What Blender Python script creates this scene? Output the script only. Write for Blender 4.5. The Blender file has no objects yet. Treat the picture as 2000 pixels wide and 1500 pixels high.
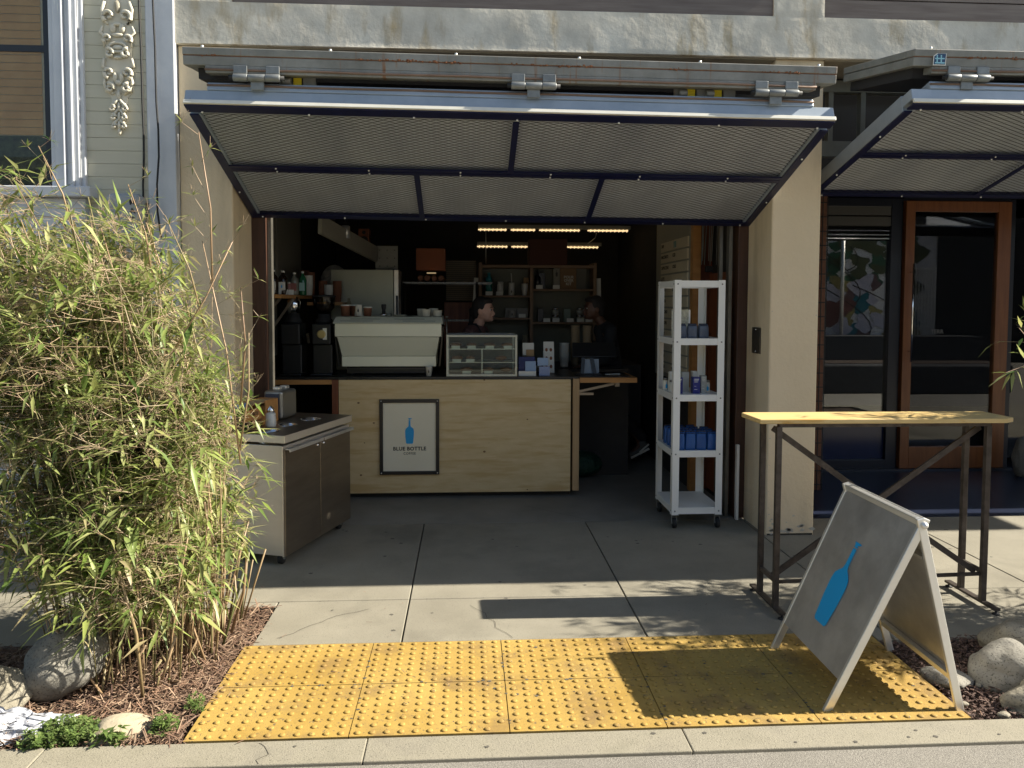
import bpy, math, random
from mathutils import Vector, Matrix, noise
random.seed(7)
C = bpy.data.collections.new('Scene'); S = bpy.context.scene; S.collection.children.link(C)
R = math.radians
# ------------------------------------------------------------------ camera, light
FPX, PITCH, YAW, ROLL, CY, EYE = 1486.4, R(2.865), R(3.416), R(-.202), 665.3, 1.6
cp, sp, cyw, syw = math.cos(PITCH), math.sin(PITCH), math.cos(YAW), math.sin(YAW)
FW = Vector((syw*cp, cyw*cp, -sp)); RT = Vector((cyw, -syw, 0)); DN = FW.cross(RT)
RR = math.cos(ROLL)*RT + math.sin(ROLL)*DN; DD = -math.sin(ROLL)*RT + math.cos(ROLL)*DN
cam = bpy.data.objects.new('camera', bpy.data.cameras.new('camera')); S.collection.objects.link(cam)
m = Matrix((RR, -DD, -FW)).transposed().to_4x4(); m.translation = (0, 0, EYE); cam.matrix_world = m
cam.data.sensor_width = 36; cam.data.lens = FPX/2000*36; cam.data.shift_y = -(750-CY)/2000
cam.data.clip_start = .05; cam.data.clip_end = 500; S.camera = cam
def at(u, v, X=None, Y=None, z=None):          # a point seen in the photo, on a known real plane
    d = FW + (u-1000)/FPX*RR + (v-CY)/FPX*DD
    t = X/d.x if X is not None else Y/d.y if Y is not None else (z-EYE)/d.z
    return Vector((0, 0, EYE)) + d*t
SUN = Vector((1.40, -.02, 1.0))
w = bpy.data.worlds.new('World'); S.world = w; w.use_nodes = True; nt = w.node_tree
sky = nt.nodes.new('ShaderNodeTexSky'); sky.sky_type = 'NISHITA'; sky.sun_disc = False
sky.sun_elevation = math.atan2(SUN.z, math.hypot(SUN.x, SUN.y)); sky.sun_rotation = math.atan2(SUN.x, SUN.y)
hz_ = nt.nodes.new('ShaderNodeMix'); hz_.data_type = 'RGBA'; hz_.blend_type = 'MULTIPLY'; hz_.inputs[0].default_value = 1; hz_.inputs[7].default_value = (1, .96, .89, 1)
nt.links.new(sky.outputs[0], hz_.inputs[6]); nt.links.new(hz_.outputs[2], nt.nodes['Background'].inputs[0]); nt.nodes['Background'].inputs[1].default_value = .078
sl = bpy.data.lights.new('sun', 'SUN'); sl.energy = 5; sl.angle = R(.5); sl.color = (1, .93, .80)
so = bpy.data.objects.new('sun', sl); C.objects.link(so); so.rotation_euler = SUN.to_track_quat('Z', 'Y').to_euler()
S.view_settings.view_transform = 'Standard'; S.view_settings.look = 'None'; S.view_settings.gamma = 1
S.view_settings.exposure = 1.38
try: S.cycles.max_bounces = 8; S.cycles.transparent_max_bounces = 16
except Exception: pass
# ------------------------------------------------------------------ materials
MATS = {}
def mat(name, c, c2=None, sc=6, rough=.6, metal=0, bump=0, bsc=60, st=(1, 1, 1), c3=None, sc3=1.2, thr3=.55, w3=.12, st3=None, spec=.5, bst=None, emit=None, emis=1, det=6, bdist=.004, island=0, coat=0, spk=None):
    if name in MATS: return MATS[name]
    m = bpy.data.materials.new(name); m.use_nodes = True; t = m.node_tree; L = t.links; N = t.nodes
    b = N['Principled BSDF']; b.inputs['Roughness'].default_value = rough; b.inputs['Metallic'].default_value = metal
    b.inputs['Specular IOR Level'].default_value = spec; b.inputs['Coat Weight'].default_value = coat
    b.inputs['Base Color'].default_value = (*c, 1)
    def tc(st):
        g = N.new('ShaderNodeNewGeometry'); mp = N.new('ShaderNodeMapping'); mp.inputs['Scale'].default_value = st
        L.new(g.outputs['Position'], mp.inputs[0]); return mp.outputs[0]
    def nz(v, s, d=det):
        n = N.new('ShaderNodeTexNoise'); n.inputs['Scale'].default_value = s; n.inputs['Detail'].default_value = d
        n.inputs['Roughness'].default_value = .62; L.new(v, n.inputs['Vector']); return n.outputs[0]
    def mix(f, a, bcol):
        x = N.new('ShaderNodeMix'); x.data_type = 'RGBA'; L.new(f, x.inputs[0])
        for i, q in ((6, a), (7, bcol)):
            if hasattr(q, 'links'): L.new(q, x.inputs[i])
            else: x.inputs[i].default_value = (*q, 1)
        return x.outputs[2]
    def ramp(v, a, bb):
        r = N.new('ShaderNodeMapRange'); r.inputs[1].default_value = a; r.inputs[2].default_value = bb; L.new(v, r.inputs[0]); return r.outputs[0]
    col = None
    if c2: col = mix(ramp(nz(tc(st), sc), .32, .68), c, c2)
    if island:
        g = N.new('ShaderNodeNewGeometry'); cr = N.new('ShaderNodeValToRGB'); L.new(g.outputs['Random Per Island'], cr.inputs[0])
        e = cr.color_ramp.elements; cols = island
        while len(e) < len(cols): e.new(.5)
        for i, q in enumerate(cols): e[i].position = i/(len(cols)-1); e[i].color = (*q, 1)
        col = cr.outputs[0]
    if c3:
        f = ramp(nz(tc(st3 or st), sc3), thr3, thr3+w3); col = mix(f, col if col else c, c3)
    if spk: f = ramp(nz(tc((1, 1, 1)), spk[1], 2), spk[2], spk[2]+.08); col = mix(f, col if col else c, spk[0])
    if col: L.new(col, b.inputs['Base Color'])
    if bump:
        bp = N.new('ShaderNodeBump'); bp.inputs['Strength'].default_value = bump; bp.inputs['Distance'].default_value = bdist
        L.new(nz(tc(bst or st), bsc, 8), bp.inputs['Height']); L.new(bp.outputs[0], b.inputs['Normal'])
    if emit: b.inputs['Emission Color'].default_value = (*emit, 1); b.inputs['Emission Strength'].default_value = emis
    MATS[name] = m; return m
def glass(name, tint=(1, 1, 1), ior=1.5, rough=0):
    m = bpy.data.materials.new(name); m.use_nodes = True; t = m.node_tree; N = t.nodes; N.clear()
    o = N.new('ShaderNodeOutputMaterial'); mx = N.new('ShaderNodeMixShader'); tr = N.new('ShaderNodeBsdfTransparent'); gl = N.new('ShaderNodeBsdfGlossy'); fr = N.new('ShaderNodeFresnel')
    fr.inputs[0].default_value = ior; tr.inputs[0].default_value = (*tint, 1); gl.inputs['Roughness'].default_value = rough
    t.links.new(fr.outputs[0], mx.inputs[0]); t.links.new(tr.outputs[0], mx.inputs[1]); t.links.new(gl.outputs[0], mx.inputs[2]); t.links.new(mx.outputs[0], o.inputs[0])
    return m
side = mat('sidewalk concrete', (.205, .187, .143), (.265, .243, .188), 2.2, .85, bump=.5, bsc=260, c3=(.145, .132, .10), sc3=1.3, thr3=.52, w3=.25, det=12, spk=((.11, .10, .08), 170, .60))
curbm = mat('curb concrete', (.225, .205, .152), (.29, .262, .20), 5, .85, bump=.6, bsc=200, c3=(.17, .155, .12), sc3=5, thr3=.5, w3=.3, det=12, spk=((.12, .11, .08), 190, .60))
roadm = mat('road surface', (.11, .10, .085), (.30, .28, .24), 230, .9, bump=.9, bsc=230, det=3, c3=(.17, .16, .13), sc3=2, thr3=.5, w3=.3)
gap = mat('joint dirt', (.03, .028, .022), (.06, .05, .035), 40, .95)
yel = mat('tactile yellow', (.31, .19, .035), (.42, .28, .07), 2.2, .8, bump=.5, bsc=500, c3=(.20, .125, .045), sc3=5, thr3=.50, w3=.22, det=12, bdist=.003, spk=((.14, .10, .05), 75, .62))
bandc = mat('weathered concrete', (.52, .475, .385), (.80, .74, .61), 2.6, .85, bump=.5, bsc=14, bdist=.012, c3=(.44, .34, .19), sc3=3.6, thr3=.54, w3=.16, st3=(1.8, 1, .45), det=12)
stucco = mat('tan painted stucco', (.70, .565, .375), (.76, .62, .42), 1.6, .8, bump=.9, bsc=38, bdist=.004, c3=(.54, .43, .28), sc3=1.8, thr3=.54, w3=.2, st3=(2, 2, .4))
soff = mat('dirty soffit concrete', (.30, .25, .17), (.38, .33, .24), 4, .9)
sidg = mat('sage clapboard paint', (.50, .47, .35), (.56, .53, .41), 3, .6, bump=.2, bsc=30, st=(.4, 1, 3))
trimb = mat('pale blue trim paint', (.52, .54, .565), (.60, .615, .63), 6, .45, bump=.15, bsc=30, c3=(.72, .72, .68), sc3=5, thr3=.66, w3=.03, st3=(6, 1, .5))
plas = mat('cream plaster ornament', (.58, .53, .41), (.66, .62, .50), 9, .55)
blk = mat('black painted wood', (.012, .012, .014), rough=.35)
navy = mat('navy painted steel', (.004, .006, .035), (.007, .009, .05), 12, .4, c3=(.06, .03, .02), sc3=9, thr3=.68, w3=.05)
galv = mat('galvanised grey steel', (.17, .17, .15), (.27, .27, .245), 6, .55, .1, bump=.2, bsc=20, c3=(.22, .11, .05), sc3=4, thr3=.58, w3=.14, st3=(7, 1, .6))
bluest = mat('blue grey painted steel', (.28, .33, .38), (.36, .41, .46), 5, .4, .2, bump=.1, bsc=20, c3=(.30, .22, .15), sc3=8, thr3=.70, w3=.06, st3=(3, 1, 1))
whst = mat('off white steel strip', (.62, .60, .52), (.70, .68, .60), 9, .45, c3=(.35, .25, .15), sc3=11, thr3=.68, w3=.05)
rust = mat('rust crust', (.16, .06, .025), (.26, .12, .06), 30, .95, bump=.8, bsc=90)
rod = mat('brown rubber seal', (.16, .10, .07), (.21, .14, .10), 12, .7)
insuld = mat('dark upper sheet', (.02, .02, .022), rough=.7)
insul = mat('pale backing sheet', (.50, .54, .62), (.86, .89, .93), 1.5, .4, st=(1, .35, .35))  # shading bands of the uneven sheet are put into its colour
yst = mat('yellow webbing', (.85, .66, .02), rough=.6)
alu = mat('brushed aluminium', (.56, .55, .53), (.80, .79, .76), 3.5, .42, .8, bump=.08, bsc=12, c3=(.46, .45, .43), sc3=4, thr3=.5, w3=.3)
aluedge = mat('satin aluminium edge', (.80, .79, .74), rough=.35, metal=.7)
steel = mat('stainless steel', (.74, .68, .58), (.82, .76, .65), 2, .42, .75, bump=.03, bsc=30, st=(1, 1, 6))
steeld = mat('dark stainless steel', (.24, .20, .16), (.33, .28, .22), 2, .36, .9, bump=.03, bsc=30, st=(1, 1, 6))
chrome = mat('chrome', (.8, .8, .8), rough=.12, metal=1)
rawst = mat('raw rusty steel', (.06, .048, .04), (.13, .11, .095), 14, .5, .6, bump=.3, bsc=60)
rubber = mat('black rubber', (.015, .015, .015), rough=.7)
white = mat('white enamel', (.82, .80, .74), (.85, .83, .77), 4, .4)
ply = mat('birch plywood', (.64, .46, .22), (.74, .56, .30), 5, .5, bump=.05, bsc=40, st=(1, 1, 4), c3=(.60, .40, .17), sc3=2.6, thr3=.5, w3=.12, st3=(.7, 1, 7), det=10)
plyedge = mat('plywood edge', (.42, .26, .12), (.55, .36, .18), 90, .6, st=(1, 1, .02))
blackp = mat('black lacquer', (.012, .012, .012), rough=.35)
cream = mat('poster cream', (.86, .77, .56), (.88, .80, .60), 3, .5)
blue = mat('sky blue print', (.01, .36, .72), rough=.45)
ink = mat('black ink', (.03, .025, .02), rough=.6)
redw = mat('redwood', (.16, .045, .018), (.25, .08, .03), 4, .5, st=(6, 6, .6), bump=.1, bsc=30)
dkw = mat('dark stained wood', (.045, .02, .012), (.08, .035, .02), 5, .5, st=(6, 6, .5))
orw = mat('oiled fir', (.42, .19, .055), (.53, .26, .08), 4, .45, st=(1, 5, 6), bump=.05, bsc=30)
doorw = mat('varnished mahogany', (.15, .05, .015), (.21, .075, .022), 5, .35, st=(7, 7, .6), bump=.05, bsc=30)
tabw = mat('sealed pine table top', (.60, .42, .16), (.70, .52, .24), 4, .45, st=(.6, 8, 8), bump=.05, bsc=30, c3=(.58, .35, .10), sc3=4, thr3=.58, w3=.06, st3=(.5, 7, 1))
darki = mat('dark interior paint', (.03, .028, .025), (.045, .04, .035), 3, .8)
inw = mat('interior grey panel', (.20, .195, .165), (.26, .25, .21), 2, .5)
floorm = mat('shop floor concrete', (.17, .16, .135), (.24, .225, .19), 2.4, .7, bump=.3, bsc=120, det=9)
nfloor = mat('dark blue tiled floor', (.010, .014, .030), (.02, .026, .05), 3, .3)
mach = mat('machine silver enamel', (.76, .75, .58), (.80, .79, .62), 2, .3, .1)
paper = mat('paper white', (.72, .70, .62), rough=.6)
brownp = mat('kraft brown paper', (.26, .11, .06), rough=.7)
kraft = mat('kraft card', (.42, .26, .12), (.48, .31, .15), 6, .8)
teal = mat('teal plastic', (.02, .22, .25), rough=.35)
bagb = mat('blue coffee bag foil', (.012, .07, .24), (.02, .10, .32), 9, .35, bump=.5, bsc=26, bdist=.01)
bags = mat('slate coffee bag foil', (.085, .10, .135), (.12, .14, .18), 9, .35, bump=.5, bsc=26, bdist=.01)
bagd = mat('dark bag seam', (.006, .01, .03), rough=.4)
rockm = mat('granite boulder', (.20, .18, .135), (.29, .26, .195), 7, .85, bump=.9, bsc=45, bdist=.008, c3=(.19, .17, .12), sc3=4, thr3=.5, w3=.25, det=12, spk=((.10, .09, .07), 120, .57))
rockg = mat('grey granite boulder', (.17, .16, .135), (.25, .235, .195), 7, .85, bump=.9, bsc=45, bdist=.008, c3=(.14, .13, .11), sc3=4, thr3=.5, w3=.25, det=12, spk=((.08, .075, .06), 120, .57))
soil = mat('dark mulch soil', (.035, .022, .014), (.09, .055, .035), 40, .95, bump=1, bsc=60, bdist=.02)
chips = mat('mulch chips', (.2, .1, .06), rough=.9, island=[(.07, .038, .025), (.25, .15, .095), (.15, .085, .055), (.38, .27, .18), (.10, .055, .04), (.30, .20, .13)])
chipd = mat('dark bark chips', (.1, .06, .04), rough=.9, island=[(.03, .018, .014), (.14, .085, .065), (.06, .035, .028), (.20, .13, .10), (.05, .03, .024)])
culm = mat('bamboo culm', (.35, .3, .1), rough=.5, island=[(.10, .12, .04), (.30, .20, .11), (.16, .15, .06), (.36, .25, .15), (.22, .14, .08), (.31, .23, .13)])
twig = mat('dry bamboo twig', (.4, .3, .2), rough=.7, island=[(.34, .24, .15), (.44, .33, .21), (.26, .17, .11), (.22, .19, .09), (.48, .38, .26)])
def leafmat(name, cols):
    m = mat(name, (.1, .2, .05), rough=.45, island=cols); t = m.node_tree; N = t.nodes; L = t.links; b = N['Principled BSDF']
    tr = N.new('ShaderNodeBsdfTranslucent'); mx = N.new('ShaderNodeMixShader'); mx.inputs[0].default_value = .38
    src = b.inputs['Base Color'].links[0].from_socket; L.new(src, tr.inputs[0]); L.new(b.outputs[0], mx.inputs[1]); L.new(tr.outputs[0], mx.inputs[2])
    L.new(mx.outputs[0], N['Material Output'].inputs[0]); return m
leafm = leafmat('bamboo leaf', [(.17, .25, .045), (.33, .38, .11), (.07, .14, .03), (.46, .46, .20), (.12, .20, .04), (.38, .38, .14), (.24, .33, .08), (.44, .36, .20), (.10, .17, .035), (.40, .43, .17)])
weedm = leafmat('weed leaf', [(.13, .20, .05), (.20, .28, .08), (.09, .15, .04), (.27, .32, .12)])
skin = mat('skin', (.60, .33, .23), (.64, .37, .26), 9, .5)
skin_dim = mat('skin dimmed by colour', (.09, .04, .022), (.11, .048, .028), 9, .5)  # dimness of the interior put into the second person's skin colour
hairm = mat('dark hair', (.010, .007, .006), (.02, .014, .011), 60, rough=.75, bump=.4, bsc=150)
shirt = mat('maroon knit', (.10, .045, .04), (.13, .06, .05), 30, .8)
blackc = mat('black cloth', (.012, .012, .014), (.02, .02, .022), 20, .85)
denim = mat('dark denim', (.02, .025, .04), rough=.85)
paneg = glass('window glass', (.95, .97, .96), 1.8); caseg = glass('case glass', (.93, .97, .93), 1.45)
warm = mat('warm lamp tube', (.9, .8, .6), emit=(1, .72, .38), emis=.42)
# ------------------------------------------------------------------ mesh helpers
class MB:
    def __init__(s): s.v = []; s.f = []; s.m = []; s.k = 0; s.sm = []
    def add(s, vs, fs, smooth=False):
        o = len(s.v); s.v += [Vector(q) for q in vs]
        for f in fs: s.f.append([i+o for i in f]); s.m.append(s.k); s.sm.append(smooth)
        return s
    def box(s, x0, x1, y0, y1, z0, z1, fr=None):
        vs = [(x, y, z) for z in (z0, z1) for y in (y0, y1) for x in (x0, x1)]
        if fr: vs = [fr(*q) for q in vs]
        return s.add(vs, [(0, 2, 3, 1), (4, 5, 7, 6), (0, 1, 5, 4), (2, 6, 7, 3), (0, 4, 6, 2), (1, 3, 7, 5)])
    def bar(s, a, b, wd, ht, up=(0, 0, 1)):
        a = Vector(a); b = Vector(b); d = (b-a).normalized(); up = Vector(up)
        if abs(d.dot(up)) > .95: up = Vector((0, 1, 0))
        x = d.cross(up).normalized(); y = x.cross(d).normalized(); vs = []
        for p in (a, b):
            for i, j in ((-1, -1), (1, -1), (1, 1), (-1, 1)): vs.append(p+x*i*wd/2+y*j*ht/2)
        return s.add(vs, [(3, 2, 1, 0), (4, 5, 6, 7), (0, 1, 5, 4), (1, 2, 6, 5), (2, 3, 7, 6), (3, 0, 4, 7)])
    def tube(s, pts, r, n=8, cap=True, smooth=True):
        pts = [Vector(p) for p in pts]; rs = r if isinstance(r, (list, tuple)) else [r]*len(pts); vs = []; fs = []
        for i, p in enumerate(pts):
            d = (pts[min(i+1, len(pts)-1)]-pts[max(i-1, 0)]).normalized()
            x = d.cross(Vector((0, 0, 1)) if abs(d.z) < .9 else Vector((1, 0, 0))).normalized(); y = d.cross(x)
            for k in range(n): a = 2*math.pi*k/n; vs.append(p+(x*math.cos(a)+y*math.sin(a))*rs[i])
        for i in range(len(pts)-1):
            for k in range(n): fs.append((i*n+k, i*n+(k+1) % n, (i+1)*n+(k+1) % n, (i+1)*n+k))
        s.add(vs, fs, smooth)
        if cap: o = len(s.v)-len(vs); s.f += [[o+k for k in range(n)][::-1], [o+(len(pts)-1)*n+k for k in range(n)]]; s.m += [s.k]*2; s.sm += [False]*2
        return s
    def lathe(s, c, prof, n=16, cap=True, smooth=True, ax=None):
        c = Vector(c); vs = []; fs = []
        q = Vector((0, 0, 1)).rotation_difference(Vector(ax)) if ax else None
        for r, z in prof:
            for k in range(n):
                a = 2*math.pi*k/n; v = Vector((r*math.cos(a), r*math.sin(a), z)); vs.append(c+(q @ v if q else v))
        L = len(prof)
        for i in range(L-1):
            for k in range(n): fs.append((i*n+k, i*n+(k+1) % n, (i+1)*n+(k+1) % n, (i+1)*n+k))
        s.add(vs, fs, smooth)
        if cap:
            o = len(s.v)-len(vs); s.f += [[o+k for k in range(n)][::-1], [o+(L-1)*n+k for k in range(n)]]; s.m += [s.k]*2; s.sm += [False]*2
        return s
    def poly(s, pts2, O, U, V, th=0):
        O = Vector(O); U = Vector(U); V = Vector(V); n = U.cross(V).normalized(); k = len(pts2)
        a = [O+U*p[0]+V*p[1]+n*th for p in pts2]
        if not th: return s.add(a, [list(range(k))])
        b = [q-n*th for q in a]
        return s.add(a+b, [list(range(k)), list(range(2*k-1, k-1, -1))]+[(i, k+i, k+(i+1) % k, (i+1) % k) for i in range(k)])
    def ball(s, c, r, n=8, sc=(1, 1, 1)):
        c = Vector(c); pr = [(math.sin(math.pi*i/n)*r, -math.cos(math.pi*i/n)*r) for i in range(n+1)]
        vs = []; fs = []; k = n*2
        for a, z in pr:
            for j in range(k): t = 2*math.pi*j/k; vs.append(c+Vector((a*math.cos(t)*sc[0], a*math.sin(t)*sc[1], z*sc[2])))
        for i in range(n):
            for j in range(k): fs.append((i*k+j, i*k+(j+1) % k, (i+1)*k+(j+1) % k, (i+1)*k+j))
        return s.add(vs, fs, True)
    def text(s, txt, size, O, U, V, off=.002, ext=.0015, bold=0, align='CENTER', sp=1.0):
        cu = bpy.data.curves.new('t', 'FONT'); cu.body = txt; cu.size = size; cu.align_x = align; cu.align_y = 'CENTER'; cu.extrude = ext; cu.offset = bold; cu.space_character = sp; cu.resolution_u = 3
        ob = bpy.data.objects.new('t', cu); C.objects.link(ob); bpy.context.view_layer.update()
        me = bpy.data.meshes.new_from_object(ob.evaluated_get(bpy.context.evaluated_depsgraph_get()))
        O = Vector(O); U = Vector(U).normalized(); V = Vector(V).normalized(); n = U.cross(V)
        s.add([O+U*q.co.x+V*q.co.y+n*(q.co.z+off) for q in me.vertices], [list(p.vertices) for p in me.polygons])
        bpy.data.objects.remove(ob); bpy.data.meshes.remove(me); bpy.data.curves.remove(cu); return s
    def build(s, name, mats, parent=None, origin=(0, 0, 0), bev=0, seg=2, smooth=None):
        me = bpy.data.meshes.new(name); o = Vector(origin)
        me.from_pydata([v-o for v in s.v], [], s.f)
        for q in (mats if isinstance(mats, (list, tuple)) else [mats]): me.materials.append(q)
        me.polygons.foreach_set('material_index', s.m); me.polygons.foreach_set('use_smooth', [smooth if smooth is not None else x for x in s.sm]); me.update()
        ob = bpy.data.objects.new(name, me); C.objects.link(ob)
        if parent: ob.parent = parent
        if bev:
            b = ob.modifiers.new('bevel', 'BEVEL'); b.width = bev; b.segments = seg; b.limit_method = 'ANGLE'; b.angle_limit = R(40)
        return ob
def tag(o, label=None, cat=None, group=None, kind=None):
    if label: o['label'] = label
    if cat: o['category'] = cat
    if group: o['group'] = group
    if kind: o['kind'] = kind
    return o
class T:                                        # a thing: an Empty at its base, parts under it
    def __init__(s, name, label, cat, loc=(0, 0, 0), group=None):
        s.o = bpy.data.objects.new(name, None); C.objects.link(s.o); s.o.location = loc; s.loc = Vector(loc); s.o.empty_display_size = .05
        tag(s.o, label, cat, group)
    def part(s, name, mb, mats, parent=None, label=None, **k):
        p = mb.build(name, mats, parent or s.o, s.loc, **k)
        if label: p['label'] = label
        return p
def solo(name, label, cat, mb, mats, group=None, **k):
    xs = [v.x for v in mb.v]; ys = [v.y for v in mb.v]; o = Vector(((min(xs)+max(xs))/2, (min(ys)+max(ys))/2, min(v.z for v in mb.v)))
    ob = mb.build(name, mats, None, o, **k); ob.location = o; return tag(ob, label, cat, group)
def struct(name, mb, mats, **k): return tag(mb.build(name, mats, **k), kind='structure')
def dup(o, loc=None, rz=None, label=None, parent=None):
    c = o.copy(); C.objects.link(c)
    if parent: c.parent = parent
    if loc is not None: c.location = loc
    if rz is not None: c.rotation_euler = (0, 0, rz)
    if label: c['label'] = label
    for ch in [q for q in list(C.objects) if q.parent == o]: dup(ch, parent=c)
    return c
BOT = [(.0, 0), (.13, 0), (.16, .03), (.195, .30), (.20, .50), (.18, .59), (.12, .64), (.06, .68), (.042, .73), (.038, .94), (-.038, .94), (-.042, .73), (-.06, .68), (-.12, .64), (-.18, .59), (-.20, .50), (-.195, .30), (-.16, .03), (-.13, 0)]
CAP = [(-.03, .955), (.045, .955), (.05, .968), (.02, .98), (.09, 1.0), (.10, 1.015), (-.06, 1.02), (-.035, .99)]
def bottle(mb, O, U, V, h, th=.001):
    mb.poly([(a*h*.86, b*h) for a, b in BOT], O, U, V, th); mb.poly([(a*h, b*h) for a, b in CAP], O, U, V, th)
# ------------------------------------------------------------------ ground
mb = MB().box(-200, 200, -200, 2.60, -.20, -.012)
struct('road', mb, roadm)
mb = MB()
for a, b in zip([-60, -11.4, -8.5, -5.0, -1.5, -.36, .81, 3.9, 7.4], [-11.407, -8.507, -5.007, -1.507, -.367, .803, 3.893, 7.393, 60]): mb.box(a, b+.004, 2.60, 2.744, -.2, .002)
struct('kerb', mb, curbm, bev=.004, seg=2)
struct('sidewalk_base', MB().box(-60, 60, 2.745, 30, -.25, -.035), gap)
mb = MB(); g = .0035
XJ = [-60, -12.03, -8.51, -6.17, -4.99, -3.82, -2.65, -1.48, -.306, .867, 2.04, 3.213, 4.386, 5.56, 9.08, 12.6, 60]
def slab(x0, x1, y0, y1):
    for a, b in zip(XJ, XJ[1:]):
        l, r = max(a, x0), min(b, x1)
        if r-l > .02: mb.box(l+g, r-g, y0+g, y1-g, -.03, 0)
slab(-60, 60, 4.054, 5.46); slab(-1.0, 1.955, 3.53, 4.054); slab(1.955, 60, 3.44, 4.054); slab(-60, -1.9, 3.58, 4.054); slab(-1.9, -1.0, 3.99, 4.054)
slab(6, 60, 2.745, 3.44); slab(-60, -6, 2.745, 3.58)
struct('sidewalk', mb, side, bev=.003, seg=1)
struct('shop_floor', MB().box(-1.62, 2.05, 5.46, 9.6, -.03, 0), floorm)
struct('tiled_floor', MB().box(2.405, 9, 5.463, 11.5, -.03, .001), nfloor)
# tactile paving: five by two tiles with rows of domes
mb = MB(); x0 = -1.03; tw = .596
for i in range(5):
    for j in range(2):
        a = x0+i*tw; b = 2.752+j*.388; k = .002
        mb.k = 0; mb.box(a+k, a+tw-k, b+k, b+.388-k, -.03, .003)
        for p in range(11):
            for q in range(8):
                if random.random() < .008: continue
                cx = a+.0305+p*.0535; cyy = b+.0235+q*.0487; 
                mb.lathe((cx, cyy, .003), [(.0125, 0), (.0115, .003), (.009, .005), (.004, .006)], 10)
struct('tactile_paving', mb, [yel])
def heap(name, poly, ztop, mt):
    xs = [p[0] for p in poly]; ys = [p[1] for p in poly]; mb = MB(); n = .05
    def inside(x, y):
        c = False
        for (ax, ay), (bx, by) in zip(poly, poly[1:]+poly[:1]):
            if (ay > y) != (by > y) and x < (bx-ax)*(y-ay)/(by-ay)+ax: c = not c
        return c
    nx = int((max(xs)-min(xs))/n)+1; ny = int((max(ys)-min(ys))/n)+1; idx = {}
    vs = []; fs = []
    for i in range(nx+1):
        for j in range(ny+1):
            x = min(xs)+(max(xs)-min(xs))*i/nx; y = min(ys)+(max(ys)-min(ys))*j/ny
            idx[i, j] = len(vs); vs.append((x, y, ztop+.025*noise.noise((x*4, y*4, 1))))
    for i in range(nx):
        for j in range(ny):
            cx = min(xs)+(max(xs)-min(xs))*(i+.5)/nx; cy_ = min(ys)+(max(ys)-min(ys))*(j+.5)/ny
            if inside(cx, cy_): fs.append((idx[i, j], idx[i+1, j], idx[i+1, j+1], idx[i, j+1]))
    mb.add(vs, fs, True); struct(name, mb, mt); return inside
LP = [(-1.035, 2.75), (-1.0, 3.55), (-1.0, 3.985), (-1.9, 3.985), (-1.9, 3.575), (-6, 3.575), (-6, 2.75)]
RP = [(1.96, 2.75), (6, 2.75), (6, 3.435), (1.96, 3.435)]
inL = heap('planting_bed', LP, -.022, soil); inR = heap('gravel_bed', RP, -.022, soil)
def scatter(name, label, box, ins, n, ln, wd, mt, cat, flat=.25):
    mb = MB(); c = 0
    while c < n:
        x = random.uniform(box[0], box[1]); y = random.uniform(box[2], box[3])
        if not ins(x, y): continue
        c += 1; l = ln*random.uniform(.35, 1.3); a = random.uniform(0, 6.3); e = random.gauss(0, flat)
        d = Vector((math.cos(a)*math.cos(e), math.sin(a)*math.cos(e), math.sin(e)))*l/2; z = -.02+random.random()**2*.03+.025*noise.noise((x*4, y*4, 1))
        p = Vector((x, y, z+abs(d.z))); mb.bar(p-d, p+d, wd*random.uniform(.5, 1.4), wd*random.uniform(.2, .6), (random.gauss(0, .4), 0, 1))
    o = mb.build(name, mt); tag(o, label, cat, kind='stuff')
scatter('straw_mulch', 'brown bamboo litter and straw mulch covering the left bed', (-3.2, -1.0, 2.75, 3.99), inL, 15000, .07, .0034, chips, 'mulch')
scatter('bark_gravel', 'dark reddish bark and gravel bits covering the right bed', (1.96, 3.4, 2.75, 3.44), inR, 8000, .018, .007, chipd, 'gravel')
# ------------------------------------------------------------------ coffee shop building
XL, XR, F = -1.513, 2.05, 5.07
b = T('shop_building', 'concrete fronted shop building with tan stucco piers and two open bays', 'building', (.3, F, 0))
b.part('wall', MB().box(-1.845, XL, F, 5.50, -.03, 3.235), stucco, bev=.01)
b.part('pier', MB().box(2.062, 2.40, F, 5.50, -.03, 3.235), stucco, bev=.01)
def cut(mb, a, c, z0, z1, y0, y1, nx, nz):     # front face subdivided & roughened for hand trowelled relief
    vs = []; fs = []
    for i in range(nx+1):
        for j in range(nz+1):
            x = a+(c-a)*i/nx; z = z0+(z1-z0)*j/nz; e = min(i, nx-i, j, nz-j)
            d = 0 if e == 0 else .006*noise.noise((x*1.6, 3, z*2))+.0011*noise.noise((x*9, 7, z*7))+.0008*abs(noise.noise((x*22, 1, z*18)))
            vs.append((x, y0+d, z))
    for i in range(nx):
        for j in range(nz): q = i*(nz+1)+j; fs.append((q, q+nz+1, q+nz+2, q+1))
    mb.add(vs, fs, True); mb.box(a, c, y0+.02, y1, z0, z1)
mb = MB(); cut(mb, -1.845, 8.5, 3.236, 3.50, 5.03, 5.45, 520, 16)
for a, c in ((-1.845, -1.49), (2.03, 2.375), (5.9, 6.3)): cut(mb, a, c, 3.50, 3.9, 5.03, 5.45, 26, 16); mb.box(a, c, 5.03, 5.45, 3.9, 7)
b.part('concrete_band', mb, bandc)
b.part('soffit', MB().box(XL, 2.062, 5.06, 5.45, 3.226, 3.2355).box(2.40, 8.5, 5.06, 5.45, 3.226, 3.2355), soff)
mb = MB()
for a, c in ((-1.49, 2.03), (2.375, 5.9)):
    for k in range(27): mb.box(a, c, 5.045, 5.2, 3.502+k*.13, 3.502+k*.13+.122)
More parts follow.
